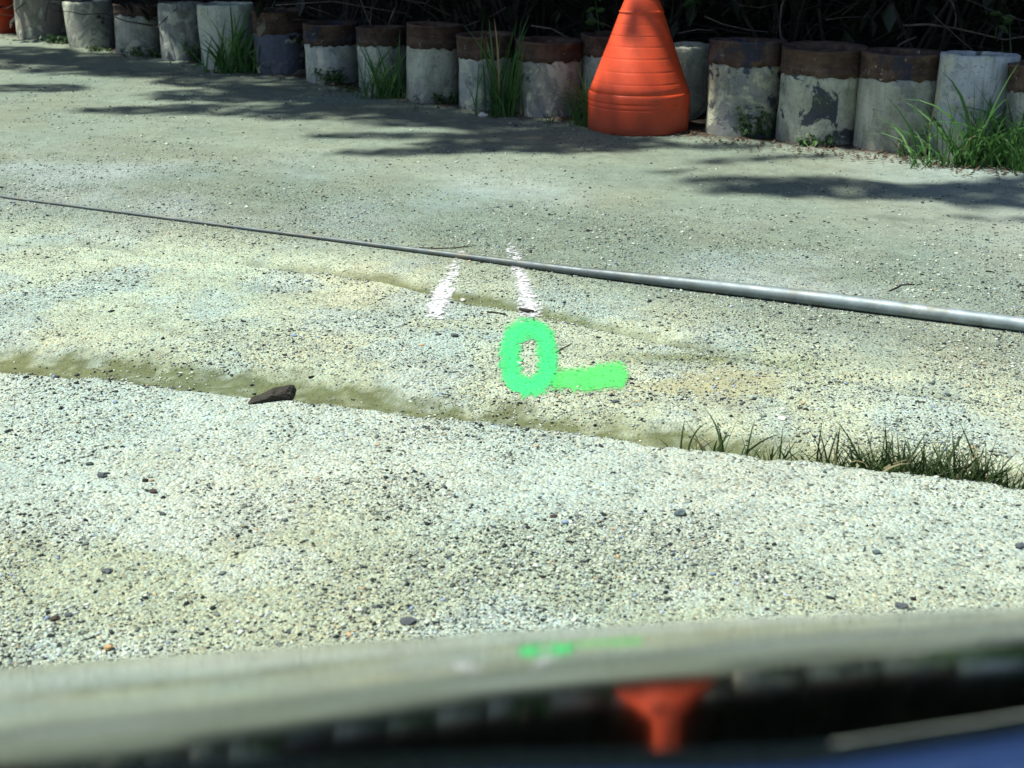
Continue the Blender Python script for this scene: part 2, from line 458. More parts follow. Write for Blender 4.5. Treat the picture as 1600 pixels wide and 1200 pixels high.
# single stones large enough to pick out
def stone_material(name, c0, c1):
    g = NT(name); co = g.coords()
    c = g.ramp(g.noise(co, 90, 5, 0.7), [(0.3, c0), (0.7, c1)])
    return g.set(c, 0.8, g.bump(g.noise(co, 220, 4, 0.7), 0.6, 0.004))
M_STONE = {'slate': stone_material('slate_stone', (0.030, 0.036, 0.044), (0.10, 0.115, 0.13)),
           'teal': stone_material('blue_grey_stone', (0.04, 0.065, 0.075), (0.12, 0.16, 0.17)),
           'brown': stone_material('brown_stone', (0.020, 0.014, 0.010), (0.055, 0.040, 0.026)),
           'pale': stone_material('pale_stone', (0.45, 0.43, 0.38), (0.68, 0.66, 0.62)),
           'ochre': stone_material('ochre_stone', (0.30, 0.19, 0.08), (0.48, 0.33, 0.17))}
def stone(px, py, wpx, label, kind, hr=0.6, yr=0.8, seed=0, mesh=None, cat='stone', name='stone', rz=None):
    p = pix(px, py, 0.0); z = gz(p.x, p.y); p = pix(px, py, z)
    wm = wpx * depth_of(p) / FPX
    rng = np.random.default_rng(100 + seed)
    import bmesh
    bm = bmesh.new(); bmesh.ops.create_icosphere(bm, subdivisions=2, radius=0.5)
    ang = rng.uniform(0, 6.28)
    for v in bm.verts:
        c = v.co
        k = 1 + 0.30 * (vnoise(np.array([c.x * 2.3 + seed]), np.array([c.y * 2.3 + c.z * 1.7 + 5]), seed)[0] - 0.5) + 0.20 * rng.uniform(-1, 1)
        v.co = Vector((c.x * wm, c.y * wm * yr, max(c.z, -0.28) * wm * hr)) * k
    bmesh.ops.rotate(bm, verts=bm.verts, cent=(0, 0, 0), matrix=Matrix.Rotation(rng.uniform(-0.5, 0.5) if rz is None else rz, 3, 'Z'))
    mn = min(v.co.z for v in bm.verts)
    for v in bm.verts: v.co.z -= mn
    m2 = bpy.data.meshes.new(name); bm.to_mesh(m2); bm.free(); m2.materials.append(M_STONE[kind])
    o = obj(name, m2, loc=(p.x, p.y, z - 0.10 * wm * hr))
    return tag(o, label, cat, 'stones lying on the gravel')
STONES = [
    (1063, 803, 24, 'blue-grey stone lying in the middle of the right foreground gravel', 'teal'),
    (637, 972, 30, 'dark angular stone near the bottom edge, left of the centre', 'slate'),
    (806, 996, 24, 'dark flat stone at the very bottom, just above the car body', 'slate'),
    (1409, 948, 26, 'lone dark stone at the bottom right, just above the car body', 'slate'),
    (1594, 854, 20, 'dark stone at the right border of the foreground', 'slate'),
    (1369, 864, 17, 'small blue-grey stone in the lower right foreground', 'teal'),
    (268, 608, 14, 'small dark stone on the kerb edge left of the dark rock', 'slate'),
    (1044, 709, 17, 'dark stone on the bank edge left of the first grass tuft', 'brown'),
    (1018, 702, 12, 'smaller dark stone beside another on the bank edge', 'brown'),
    (865, 808, 15, 'small brown stone in the centre foreground', 'brown'),
    (240, 768, 16, 'brown stone in the left foreground gravel', 'brown'),
    (168, 893, 20, 'slate stone in the lower left foreground', 'slate'),
    (86, 968, 18, 'dark stone pair member near the lower left corner, left one', 'brown'),
    (107, 962, 14, 'dark stone near the lower left corner, right of a browner one', 'slate'),
    (437, 1008, 16, 'dark stone by the bottom edge, left of the angular one', 'slate'),
    (170, 1012, 20, 'ochre stone near the bottom left, close to the car body', 'ochre'),
    (585, 950, 14, 'small dark stone above and left of the dark angular stone', 'slate'),
    (160, 745, 18, 'flat dark stone left of the brown one in the left foreground', 'slate'),
    (710, 525, 14, 'dark stone left of the green figure 0', 'slate'),
    (1222, 655, 15, 'pale stone standing above the small grass tuft', 'pale'),
    (723, 470, 12, 'pale chip in the mud patch beside the left white line', 'pale'),
    (770, 474, 9, 'tiny pale chip in the middle of the mud patch', 'pale'),
    (755, 182, 18, 'flat pale scrap of stone on the road below the tall grass', 'pale'),
    (962, 628, 14, 'dark stone below the yellow-green dash', 'slate'),
]
for i, (a, b, wv, lab, kd) in enumerate(STONES):
    stone(a, b, wv * 0.85, lab, kd, hr=0.38 + 0.25 * random.random(), seed=i)
M_WOOD = stone_material('rotten_wood', (0.007, 0.006, 0.004), (0.030, 0.025, 0.016))
def wood_chunk():
    base = pix(426, 627, 0.03); m = depth_of(base) / FPX
    prof = [(-36, 0), (-34, 4), (-22, 8), (-8, 15), (2, 20), (8, 19), (14, 21), (24, 21), (30, 17), (33, 6), (32, 0)]
    rr = random.Random(5); V, F = [], []
    layers = [(-0.022, 0.80), (-0.012, 0.97), (0.010, 1.0), (0.030, 0.85), (0.040, 0.55)]
    for yy, k in layers:
        for a, b in prof:
            V.append(((a * (0.75 + 0.25 * k) + rr.uniform(-1.2, 1.2)) * m, yy + rr.uniform(-0.003, 0.003) + 0.0006 * a, max(0, b * k + rr.uniform(-1.3, 1.3)) * m * 0.82 - 0.004))
    n = len(prof)
    for j in range(len(layers) - 1):
        for k in range(n - 1):
            F.append((j * n + k, j * n + k + 1, (j + 1) * n + k + 1, (j + 1) * n + k))
    F.append(tuple(range(n - 1, -1, -1))); F.append(tuple((len(layers) - 1) * n + k for k in range(n)))
    o = obj('wood_chunk', mesh_from('wood_chunk', V, F, M_WOOD), loc=(base.x, base.y, gz(base.x, base.y - 0.02)))
    tag(o, 'dark brown rotten chunk of wood lying on the bank edge', 'wood chunk')
wood_chunk()

# ------------------------------------------------------------------ tubes, lathes
def tube(pts, radii, sides=8, cap=True):
    V, F = [], []
    n = len(pts); pts = [Vector(p) for p in pts]
    up = Vector((0, 0, 1))
    for i, p in enumerate(pts):
        t = (pts[min(i + 1, n - 1)] - pts[max(i - 1, 0)]).normalized()
        a = t.cross(up)
        if a.length < 1e-3: a = t.cross(Vector((1, 0, 0)))
        a.normalize(); b = t.cross(a)
        for k in range(sides):
            th = 2 * math.pi * k / sides
            V.append(p + (a * math.cos(th) + b * math.sin(th)) * radii[i])
    for i in range(n - 1):
        for k in range(sides):
            k2 = (k + 1) % sides
            F.append((i * sides + k, i * sides + k2, (i + 1) * sides + k2, (i + 1) * sides + k))
    if cap:
        F.append(tuple(range(sides - 1, -1, -1))); F.append(tuple((n - 1) * sides + k for k in range(sides)))
    return V, F
def merge(parts):
    V, F = [], []
    for v, f in parts:
        o = len(V); V += list(v); F += [tuple(i + o for i in q) for q in f]
    return V, F
def lathe(prof, seg=48, wob=None, close=False):
    V, F = [], []
    for j, (r, z) in enumerate(prof):
        for k in range(seg):
            th = 2 * math.pi * k / seg
            rr, zz = (r, z) if wob is None else wob(r, z, th, j)
            V.append((rr * math.cos(th), rr * math.sin(th), zz))
    for j in range(len(prof) - 1):
        for k in range(seg):
            k2 = (k + 1) % seg
            F.append((j * seg + k, j * seg + k2, (j + 1) * seg + k2, (j + 1) * seg + k))
    return V, F

# ------------------------------------------------------------------ concrete pile stubs
def concrete(name, base, dark, thr, scale, stain, moss=0.25, seed=0.0, flake=None):
    g = NT(name); co = g.coords((seed * 3.1, seed * 1.7, seed * 2.3))
    c = g.mix(g.ramp(g.noise(co, 9, 6, 0.7), [(0.3, 0.0), (0.75, 1.0)]), base, tuple(v * 0.62 for v in base))
    stre = g.coords((seed, seed * 2, 0), (9, 9, 1.2))
    c = g.mix(g.ramp(g.noise(stre, 3.0, 5, 0.6), [(0.42, 0.0), (0.75, 0.55)]), c, tuple(v * 0.5 for v in base))
    nz = g.noise(co, scale, 5, 0.62, 0.4)
    edge = g.ramp(nz, [(thr, 0.0), (thr + 0.025, 1.0)])
    c = g.mix(edge, c, dark)
    if flake:
        c = g.mix(g.ramp(g.noise(g.coords((seed * 5, 3, seed)), scale * 1.35, 6, 0.65, 0.6), [(0.53, 0.0), (0.555, 1.0)]), c, flake)
    sep = g.n('SeparateXYZ'); g.l(g.coords(), sep.inputs[0])
    low = g.ramp(g.math('ADD', sep.outputs[2], g.math('MULTIPLY', g.noise(co, 12, 4, 0.6), 0.22)), [(0.10, 1.0), (0.30, 0.0)])
    c = g.mix(g.math('MULTIPLY', low, 0.8), c, stain)
    run = g.noise(g.coords((seed * 4, seed, 0), (26, 26, 1.6)), 1.6, 4, 0.6)
    c = g.mix(g.ramp(run, [(0.56, 0.0), (0.72, 0.5)]), c, (0.13, 0.085, 0.055))
    c = g.mix(g.ramp(g.noise(g.coords((seed, 7, seed * 3)), 4.2, 6, 0.7, 0.5), [(0.56, 0.0), (0.60, 0.55)]), c, (0.17, 0.185, 0.20))
    c = g.mix(g.ramp(g.noise(g.coords((seed * 6, 1, seed)), 5.5, 6, 0.7, 0.8), [(0.54, 0.0), (0.57, 0.75)]), c, (0.52, 0.53, 0.41))
    ms = g.ramp(g.noise(g.coords((seed * 2, 9, seed)), 7, 5, 0.7), [(0.50, 0.0), (0.70, moss + 0.2)])
    c = g.mix(ms, c, (0.085, 0.115, 0.045))
    pits = g.ramp(g.noise(co, 70, 3, 0.6), [(0.30, 0.55), (0.42, 1.0)])
    c = g.mix(1.0, c, pits, 'MULTIPLY')
    n = g.bump(g.math('ADD', g.noise(co, 60, 5, 0.7), g.math('MULTIPLY', edge, -0.8)), 0.55, 0.006)
    return g.set(c, 0.9, n, Specular_IOR_Level=0.2)
def rust(name, seed, blue=0.0):
    g = NT(name); co = g.coords((seed, seed * 1.3, seed * 2))
    c = g.ramp(g.noise(co, 14, 6, 0.72), [(0.25, (0.030, 0.021, 0.017)), (0.5, (0.080, 0.050, 0.037)), (0.75, (0.15, 0.092, 0.064))])
    hz = g.coords((seed, 0, 0), (2, 2, 22))
    c = g.mix(g.ramp(g.noise(hz, 2.2, 4, 0.6), [(0.45, 0.0), (0.7, 0.6)]), c, (0.025, 0.018, 0.017))
    c = g.mix(g.ramp(g.noise(co, 6, 4, 0.6), [(0.62 - blue, 0.0), (0.70 - blue, 0.85)]), c, (0.025, 0.032, 0.055))
    c = g.mix(g.ramp(g.noise(co, 30, 5, 0.7), [(0.63, 0.0), (0.67, 0.8)]), c, (0.30, 0.28, 0.24))
    c = g.mix(g.ramp(g.noise(g.coords((seed * 3, 5, seed)), 8, 5, 0.7), [(0.52, 0.0), (0.64, 0.7)]), c, (0.15, 0.105, 0.075))
    return g.set(c, 0.85, g.bump(g.noise(co, 50, 5, 0.7), 0.6, 0.005), Metallic=0.0, Specular_IOR_Level=0.25)
def soil_mat():
    g = NT('dark_soil'); co = g.coords()
    return g.set(g.ramp(g.noise(co, 40, 5, 0.7), [(0.3, (0.010, 0.008, 0.006)), (0.7, (0.05, 0.038, 0.026))]), 0.95, g.bump(g.noise(co, 80, 4, 0.7), 0.8, 0.01))
M_SOIL = soil_mat()
GREY, PALE, SLATE, CREAM = (0.30, 0.30, 0.25), (0.40, 0.41, 0.33), (0.060, 0.066, 0.082), (0.50, 0.48, 0.34)
BLUE, LITE = (0.115, 0.125, 0.165), (0.42, 0.45, 0.46)
DK = (0.10, 0.105, 0.12)
# left, right, top, base, band bottom or None, (body colour, patch colour, threshold, scale, stain, flake), label
STUBS = [
    (30, 110, -22, 62, None, ((0.24, 0.215, 0.18), DK, 0.72, 6, DK, None), 'brownish grey concrete pile stub right beside the far orange cone'),
    (110, 183, 3, 75, None, (GREY, SLATE, 0.58, 6, DK, None), 'grey concrete pile stub with dark blotches, second from the left'),
    (183, 255, 10, 87, 26, ((0.33, 0.33, 0.28), SLATE, 0.70, 6, DK, None), 'pile stub with a narrow flaking brown band, third from the left'),
    (255, 322, 6, 95, None, ((0.27, 0.275, 0.25), DK, 0.66, 5, BLUE, None), 'plain grey concrete pile stub left of the pale one behind tall grass'),
    (318, 404, 8, 110, None, ((0.46, 0.50, 0.42), DK, 0.75, 5, DK, None), 'pale whitish concrete pile stub behind the leftmost tall grass clump'),
    (402, 482, 18, 117, 53, ((0.135, 0.150, 0.20), SLATE, 0.60, 6, SLATE, None), 'slate blue pile stub with a broad plain brown band'),
    (480, 564, 39, 131, 72, ((0.40, 0.42, 0.38), BLUE, 0.66, 4, BLUE, None), 'pile stub with a speckled dark band, right of the slate blue one'),
    (562, 637, 45, 147, 74, ((0.36, 0.38, 0.32), DK, 0.70, 6, DK, None), 'pile stub mostly hidden by grass at its right foot, eighth from left'),
    (635, 720, 41, 162, 76, (PALE, BLUE, 0.63, 4.5, DK, None), 'tall pale pile stub with flaking dark band, ninth from the left'),
    (719, 806, 57, 174, 92, ((0.36, 0.38, 0.34), BLUE, 0.66, 5, BLUE, None), 'pile stub half hidden by the tallest dense green grass clump'),
    (804, 906, 67, 184, 98, ((0.29, 0.29, 0.25), DK, 0.62, 5, BLUE, None), 'dull grey pile stub with brown band, second left of the near cone'),
    (905, 1003, 58, 183, 90, ((0.33, 0.37, 0.33), DK, 0.66, 5, DK, None), 'pile stub half hidden behind the left side of the near cone'),
    (1012, 1104, 74, 192, None, ((0.37, 0.38, 0.31), DK, 0.68, 5, DK, None), 'bandless pale pile stub peeking out right of the near cone'),
    (1101, 1217, 68, 215, 107, (GREY, SLATE, 0.50, 5, DK, CREAM), 'pile stub with peeling cream paint over slate, first full one right of cone'),
    (1212, 1338, 78, 227, 120, (PALE, SLATE, 0.52, 4.5, DK, (0.42, 0.44, 0.32)), 'pile stub with a big dark patch under peeling pale paint'),
    (1332, 1456, 87, 238, 129, ((0.38, 0.385, 0.31), DK, 0.72, 5, (0.33, 0.31, 0.25), None), 'clean pale grey pile stub with a broad dark brown band'),
    (1451, 1568, 90, 251, None, ((0.40, 0.43, 0.45), DK, 0.64, 5, DK, None), 'bluish white bandless pile stub behind the big right grass clump'),
    (1566, 1690, 105, 265, 150, (PALE, DK, 0.68, 5, DK, None), 'brown-banded pile stub cut off by the right border'),
]
def make_stub(i, l, r, top, base, band, mp, label):
    cx = (l + r) / 2
    f = pix(cx, base, 0.0)
    dep = depth_of(f)
    rad = (r - l) * dep / FPX / 2 * 1.02
    dirn = Vector((f.x, f.y, 0)).normalized()
    c = f + dirn * rad
    h = z_at(top, f.y, cx)
    root = empty('pile_stub', (c.x, c.y, -0.05))
    h += 0.05
    rng = random.Random(i * 13 + 1)
    hbz = None if band is None else z_at(band, f.y, cx) + 0.05
    body_c, patch, thr, scl, stain, flake = mp
    body_c = tuple(v * (1.32 if i != 5 else 1.0) for v in body_c)
    mat = concrete('pile_concrete', body_c, patch, thr, scl, stain, 0.3, 1.7 + i * 2.9, flake)
    ph = rng.uniform(0, 6)
    def wob(rr, zz, th, j):
        n = vnoise(np.array([math.cos(th) * 3 + i * 7.3]), np.array([math.sin(th) * 3 + zz * 9]), i)[0] - 0.5
        n2 = vnoise(np.array([math.cos(th) * 9 + i * 3.3]), np.array([math.sin(th) * 9 + zz * 31]), i + 50)[0] - 0.5
        chip = 0.010 * n2 if (band is None and zz > h - 0.02) else 0
        return rr + 0.010 * n + 0.005 * n2, zz + chip
    bh = h - 0.002 if band is None else hbz + 0.01
    prof = [(rad, 0), (rad, bh * 0.2), (rad, bh * 0.4), (rad, bh * 0.6), (rad, bh * 0.8), (rad, bh - 0.03)]
    if band is None:
        prof += [(rad * 0.995, bh - 0.010), (rad * 0.97, bh), (rad * 0.70, bh), (rad * 0.68, bh - 0.012), (rad * 0.68, bh - 0.08)]
    else:
        prof += [(rad, bh), (rad * 0.70, bh)]
    V, F = lathe(prof, 40, wob)
    obj('body', mesh_from('body', V, F, mat, True), root)
    if band is not None:
        z0, z1, rb = hbz, h, rad + 0.003
        pr = [(rb - 0.006, z0 - 0.001), (rb, z0), (rb + 0.001, (z0 * 2 + z1) / 3), (rb - 0.002, (z0 * 2 + z1) / 3 + 0.004), (rb, (z0 * 2 + z1) / 3 + 0.009), (rb, z1 - 0.012),
              (rb + 0.003, z1 - 0.010), (rb + 0.003, z1), (rb * 0.93, z1), (rb * 0.74, z1 - 0.004), (rb * 0.70, z1 - 0.010), (rb * 0.69, z1 - 0.09)]
        def wob2(rr, zz, th, j):
            n2 = vnoise(np.array([math.cos(th) * 8 + i * 3.3]), np.array([math.sin(th) * 8 + 3]), i + 90)[0] - 0.5
            return rr + 0.003 * n2, zz + ((0.030 * n2 + 0.012 * math.sin(th * 17 + i) * n2) if j < 2 else 0.004 * n2)
        V, F = lathe(pr, 40, wob2)
        bo = obj('steel_band', mesh_from('steel_band', V, F, rust('rusty_band', i * 1.9 + 0.4, 0.10 if i in (5, 6, 13, 15) else 0.0), True), root)
        tag(bo, 'rusty brown steel band round the top of the stub')
    n = 20
    V = [(0, 0, h - 0.055)] + [(rad * 0.715 * math.cos(2 * math.pi * k / n), rad * 0.715 * math.sin(2 * math.pi * k / n), h - 0.06 + 0.01 * rng.random()) for k in range(n)]
    F = [(0, 1 + k, 1 + (k + 1) % n) for k in range(n)]
    obj('soil_fill', mesh_from('soil_fill', V, F, M_SOIL), root)
    root.rotation_euler = (R(rng.uniform(-2.0, 2.0)), R(rng.uniform(-2.2, 2.2)), rng.uniform(-0.3, 0.3))
    tag(root, label, 'concrete stub', 'row of concrete pile stubs along the road edge')
    return c, rad, h
STUB_POS = [make_stub(i, *s) for i, s in enumerate(STUBS)]

# ------------------------------------------------------------------ traffic cones
def cone_material():
    g = NT('orange_plastic'); co = g.coords()
    c = g.mix(g.ramp(g.noise(co, 7, 5, 0.65), [(0.3, 0.0), (0.75, 0.7)]), (0.72, 0.080, 0.024), (0.58, 0.062, 0.022))
    scr = g.coords((0, 0, 0), (14, 14, 3))
    c = g.mix(g.ramp(g.noise(scr, 4, 5, 0.7), [(0.62, 0.0), (0.72, 0.3)]), c, (0.78, 0.17, 0.08))
    sep = g.n('SeparateXYZ'); g.l(co, sep.inputs[0])
    low = g.ramp(g.math('ADD', sep.outputs[2], g.math('MULTIPLY', g.noise(co, 10, 5, 0.7), 0.16)), [(0.06, 0.85), (0.23, 0.0)])
    c = g.mix(low, c, (0.20, 0.055, 0.028))
    c = g.mix(g.ramp(g.noise(g.coords((4, 2, 1)), 5, 6, 0.75), [(0.48, 0.0), (0.68, 0.55)]), c, (0.36, 0.060, 0.026))
    c = g.mix(g.ramp(g.noise(co, 34, 4, 0.7), [(0.60, 0.0), (0.70, 0.45)]), c, (0.30, 0.085, 0.045))
    return g.set(c, 0.5, g.bump(g.noise(co, 40, 4, 0.6), 0.12, 0.004), Specular_IOR_Level=0.35)
M_CONE = cone_material()
def make_cone(cx, base, label, k=1.0):
    f = pix(cx, base, 0.0)
    dirn = Vector((f.x, f.y, 0)).normalized()
    c = f + dirn * 0.255 * k
    root = empty('traffic_cone', (c.x, c.y, gz(c.x, c.y) - 0.008))
    skirt = [(0.20, 0.002), (0.244, 0.002), (0.252, 0.008), (0.2555, 0.018), (0.2565, 0.05), (0.257, 0.10), (0.257, 0.130), (0.257, 0.136), (0.2555, 0.139), (0.2555, 0.141), (0.257, 0.144), (0.257, 0.150), (0.257, 0.162), (0.2555, 0.166), (0.2555, 0.168), (0.257, 0.171), (0.2568, 0.178), (0.2565, 0.192), (0.2555, 0.200), (0.2535, 0.207), (0.250, 0.213), (0.240, 0.216)]
    V, F = lathe([(r * k * 1.065, z * k) for r, z in skirt], 64)
    obj('skirt', mesh_from('skirt', V, F, M_CONE, True), root)
    prof = [(0.244, 0.209)]
    z0, r0, z1, r1 = 0.214, 0.2495, 0.668, 0.0905
    grooves = [0.265, 0.325, 0.39, 0.45, 0.505, 0.56]
    zs = sorted([z0 + (z1 - z0) * t / 14 for t in range(15)] + [g_ + d_ for g_ in grooves for d_ in (-0.010, -0.003, 0, 0.003, 0.010)])
    for z in zs:
        r = r0 + (r1 - r0) * (z - z0) / (z1 - z0)
        if any(abs(z - g_) < 1e-6 for g_ in grooves): r -= 0.0011
        prof.append((r, z))
    prof.insert(-2, prof[-2])
    prof = [p for p in prof if p[1] < 0.615] + [(0.110, 0.608), (0.1095, 0.615), (0.112, 0.617), (0.112, 0.622), (0.106, 0.625), (0.104, 0.632), (0.0815, 0.690), (0.0800, 0.700), (0.0815, 0.703), (0.0815, 0.710), (0.0765, 0.714), (0.074, 0.73), (0.072, 0.90), (0.070, 1.10), (0.068, 1.22), (0.060, 1.245), (0.04, 1.255), (0.001, 1.258)]
    V, F = lathe([(r * k * 1.065, z * k) for r, z in prof], 64)
    obj('cone_body', mesh_from('cone_body', V, F, M_CONE, True), root)
    tag(root, label, 'traffic cone', 'orange cones by the stubs')
    return root
make_cone(996, 212, 'large orange-red traffic cone standing in front of the stubs')
make_cone(-8, 53, 'far orange cone cut off at the top left corner', 1.0)

# ------------------------------------------------------------------ foliage materials
def leaf_mat(name, a, b, trans=0.25):
    g = NT(name); rnd = g.n('ObjectInfo').outputs['Random']
    isl = g.n('NewGeometry').outputs['Random Per Island']
    c = g.mix(isl, a, b)
    c = g.mix(g.math('MULTIPLY', rnd, 0.5), c, b)
    m = g.set(c, 0.55, Specular_IOR_Level=0.35)
    tr = g.n('BsdfTranslucent'); g.l(c, tr.inputs[0])
    mx = g.n('MixShader'); mx.inputs[0].default_value = trans
    g.l(g.b.outputs[0], mx.inputs[1]); g.l(tr.outputs[0], mx.inputs[2]); g.l(mx.outputs[0], g.out.inputs[0])
    return m
M_GRASS = leaf_mat('grass_blade', (0.040, 0.120, 0.030), (0.075, 0.18, 0.042))
M_GRASS_D = leaf_mat('dark_grass_blade', (0.020, 0.045, 0.014), (0.05, 0.085, 0.025))
M_STRAW = leaf_mat('dry_blade', (0.30, 0.25, 0.13), (0.42, 0.37, 0.22))
M_WEED = leaf_mat('weed_leaf', (0.030, 0.085, 0.022), (0.060, 0.13, 0.035))
M_LEAF = leaf_mat('tree_leaf', (0.040, 0.085, 0.022), (0.07, 0.12, 0.035), 0.15)
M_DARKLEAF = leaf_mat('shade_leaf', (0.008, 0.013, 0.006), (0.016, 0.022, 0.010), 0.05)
M_DRYLEAF = leaf_mat('dead_leaf', (0.045, 0.026, 0.016), (0.105, 0.065, 0.036), 0.1)
def bark_mat(name, a, b):
    g = NT(name); co = g.coords((0, 0, 0), (1, 1, 0.4))
    return g.set(g.ramp(g.noise(co, 30, 5, 0.7), [(0.3, a), (0.7, b)]), 0.9, g.bump(g.noise(co, 40, 5, 0.7), 0.7, 0.01))
M_BARK = bark_mat('bark', (0.03, 0.024, 0.018), (0.10, 0.08, 0.06))
M_TWIG = bark_mat('dead_twig', (0.045, 0.038, 0.032), (0.16, 0.135, 0.11))
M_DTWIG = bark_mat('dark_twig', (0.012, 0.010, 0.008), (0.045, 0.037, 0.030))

# ------------------------------------------------------------------ grass
def blade_geo(bend, width=1.0, seg=6, twist=0.0, phi=0.0):
    """unit-length blade rising from the origin, bending towards +X"""
    V, F = [], []
    x = z = 0.0; a = 0.0
    for i in range(seg + 1):
        t = i / seg
        wd = width * (0.7 + 0.5 * t) * (1 - t ** 2.2) * 0.5 + 0.0004
        th = twist * t
        cx_, cy_ = wd * math.sin(phi + th), wd * math.cos(phi + th)
        V.append((x - cx_, -cy_, z))
        V.append((x - cy_ * 0.35 * (1 - t), cx_ * 0.35 * (1 - t), z))
        V.append((x + cx_, cy_, z))
        a = bend * (t ** 1.3)
        x += math.sin(a) / seg; z += math.cos(a) / seg
    for i in range(seg):
        o = i * 3
        F += [(o, o + 1, o + 4, o + 3), (o + 1, o + 2, o + 5, o + 4)]
    return V, F
BLADES = {}
def blade_mesh(mat, v):
    key = (mat.name, v)
    if key not in BLADES:
        rr = random.Random(v * 5 + 1)
        V, F = blade_geo(0.15 + 0.30 * v, 0.045, 6, rr.uniform(-0.8, 0.8), (1.2, -1.0, 0.7, -1.3, 0.9, 0.4)[v])
        BLADES[key] = mesh_from('blade', V, F, mat, True)
    return BLADES[key]
def blade_at(bend, L, wd, az, lean, base):
    V, F = blade_geo(bend, wd / L, 4, 0.3, random.uniform(-1.5, 1.5))
    M = Matrix.Translation(base) @ Matrix.Rotation(az, 4, 'Z') @ Matrix.Rotation(lean, 4, 'Y') @ Matrix.Scale(L, 4)
    return [M @ Vector(v) for v in V], F
def grass(px, py, hpx, wpx, n_big, n_fill, label, mat=M_GRASS, lean=0.35, wd=0.010, seed=0, z=None, straw=0, arch=1.0, azc=None, behind=0.0, group='grass tufts at the foot of the stubs', extra=None):
    rr = random.Random(seed * 31 + 5)
    p = pix(px, py, 0.0 if z is None else z)
    p = p + Vector((0, behind, 0)); p.z = gz(p.x, p.y)
    m = depth_of(p) / FPX
    L, Wd = hpx * m * 1.2, wpx * m
    root = empty('grass_tuft', (p.x, p.y, p.z - 0.01))
    def place():
        return Vector((rr.gauss(0, 0.32) * Wd, rr.uniform(-0.10, 0.0) if behind == 0 else rr.uniform(-0.04, 0.04), 0))
    for k in range(int(n_big * 1.3)):
        mt = M_STRAW if k < straw else mat
        v = min(5, int(rr.random() * 6 * arch))
        b = obj('blade', blade_mesh(mt, v), root)
        l = L * rr.uniform(0.6, 1.12)
        b.location = place()
        s_w = (wd / 0.045) * rr.uniform(0.7, 1.3)
        b.scale = (l if v > 2 else l * 0.9, s_w, l); b.scale = (l, l, l) if False else b.scale
        az = rr.uniform(0, 6.283) if azc is None else rr.gauss(azc, 0.8)
        b.rotation_euler = (rr.uniform(-0.1, 0.1), lean * rr.uniform(0.1, 1.0), az)
    parts = []
    for k in range(int(n_fill * 2.4)):
        l = L * rr.uniform(0.3, 0.9)
        parts.append(blade_at(rr.uniform(0.2, 1.8), l, wd * rr.uniform(0.5, 1.0), rr.uniform(0, 6.28), lean * rr.uniform(0.1, 1.3), place() * 1.15))
    if parts:
        V, F = merge(parts)
        o = obj('undergrowth', mesh_from('undergrowth', V, F, mat, True), root); tag(o, kind='stuff')
    for (bx, by, tx, ty, mt) in (extra or []):           # single blades that stand out, root and tip in the picture
        a = pix(bx, by, 0.0); a.z = gz(a.x, a.y)
        d = depth_of(a); t = pixd(tx, ty, d)
        dv = t - a; mid = a + dv * 0.55 + Vector((0, -0.02, dv.length * 0.13))
        pts = [a, a.lerp(mid, 0.5) + Vector((0, 0, dv.length * 0.05)), mid, t]
        V, F = [], []
        for j, q in enumerate(pts):
            w2 = wd * (0.55, 0.6, 0.5, 0.05)[j]
            side = dv.cross(Vector((0, 1, 0))).normalized()
            V += [q - side * w2 - root.location, q + Vector((0, w2 * 0.4, 0)) - root.location, q + side * w2 - root.location]
        F = []
        for j in range(3):
            o_ = j * 3; F += [(o_, o_ + 1, o_ + 4, o_ + 3), (o_ + 1, o_ + 2, o_ + 5, o_ + 4)]
        obj('blade', mesh_from('blade', V, F, mt, True), root)
    return tag(root, label, 'grass', group)
GR = [
    (368, 108, 88, 50, 20, 26, 'leftmost tall grass clump, in front of the pale whitish stub', dict(seed=1, lean=0.55, wd=0.020, extra=[(360, 105, 322, 15, M_GRASS), (355, 105, 290, 108, M_GRASS), (372, 105, 392, 25, M_GRASS)])),
    (606, 148, 80, 52, 20, 40, 'fine grass clump at the foot of the eighth stub', dict(seed=2, lean=0.4, wd=0.010, extra=[(606, 146, 580, 68, M_GRASS), (600, 146, 590, 80, M_GRASS)])),
    (782, 168, 118, 44, 22, 30, 'tallest dense grass clump, between the cone and the ninth stub', dict(seed=3, lean=0.22, wd=0.012, arch=0.6, straw=3, extra=[(782, 165, 722, 58, M_GRASS), (772, 137, 744, 84, M_STRAW), (790, 165, 808, 34, M_GRASS)])),
    (923, 190, 84, 34, 14, 40, 'grass clump against the left side of the near cone', dict(seed=4, lean=0.35, wd=0.010)),
    (1528, 248, 132, 120, 38, 60, 'big spreading grass clump at the right, in front of bluish white stub', dict(seed=5, lean=0.7, wd=0.012, straw=5, extra=[(1500, 240, 1418, 210, M_GRASS), (1480, 246, 1445, 165, M_GRASS_D), (1570, 245, 1577, 28, M_GRASS_D), (1560, 240, 1565, 55, M_GRASS_D), (1540, 245, 1600, 150, M_GRASS)])),
    (1596, 258, 104, 40, 14, 40, 'grass clump at the right border beside the big one', dict(seed=6, lean=0.5, wd=0.011)),
    (1408, 238, 46, 34, 6, 10, 'few short dark grass stems in front of the clean pale stub', dict(seed=7, lean=0.5, wd=0.008, mat=M_GRASS_D)),
    (860, 192, 36, 10, 3, 4, 'tiny dark weed stem below the dull grey stub', dict(seed=8, lean=0.5, wd=0.006, mat=M_GRASS_D)),
]
for a, b, hp, wp, nb, nf, lab, kw in GR:
    rowy = float(np.interp(a, [q[0] for q in ROW_PX], [q[1] for q in ROW_PX]))
    grass(a, max(b, rowy + 4), hp + max(0, rowy + 4 - b), wp, nb, nf, lab, **kw)
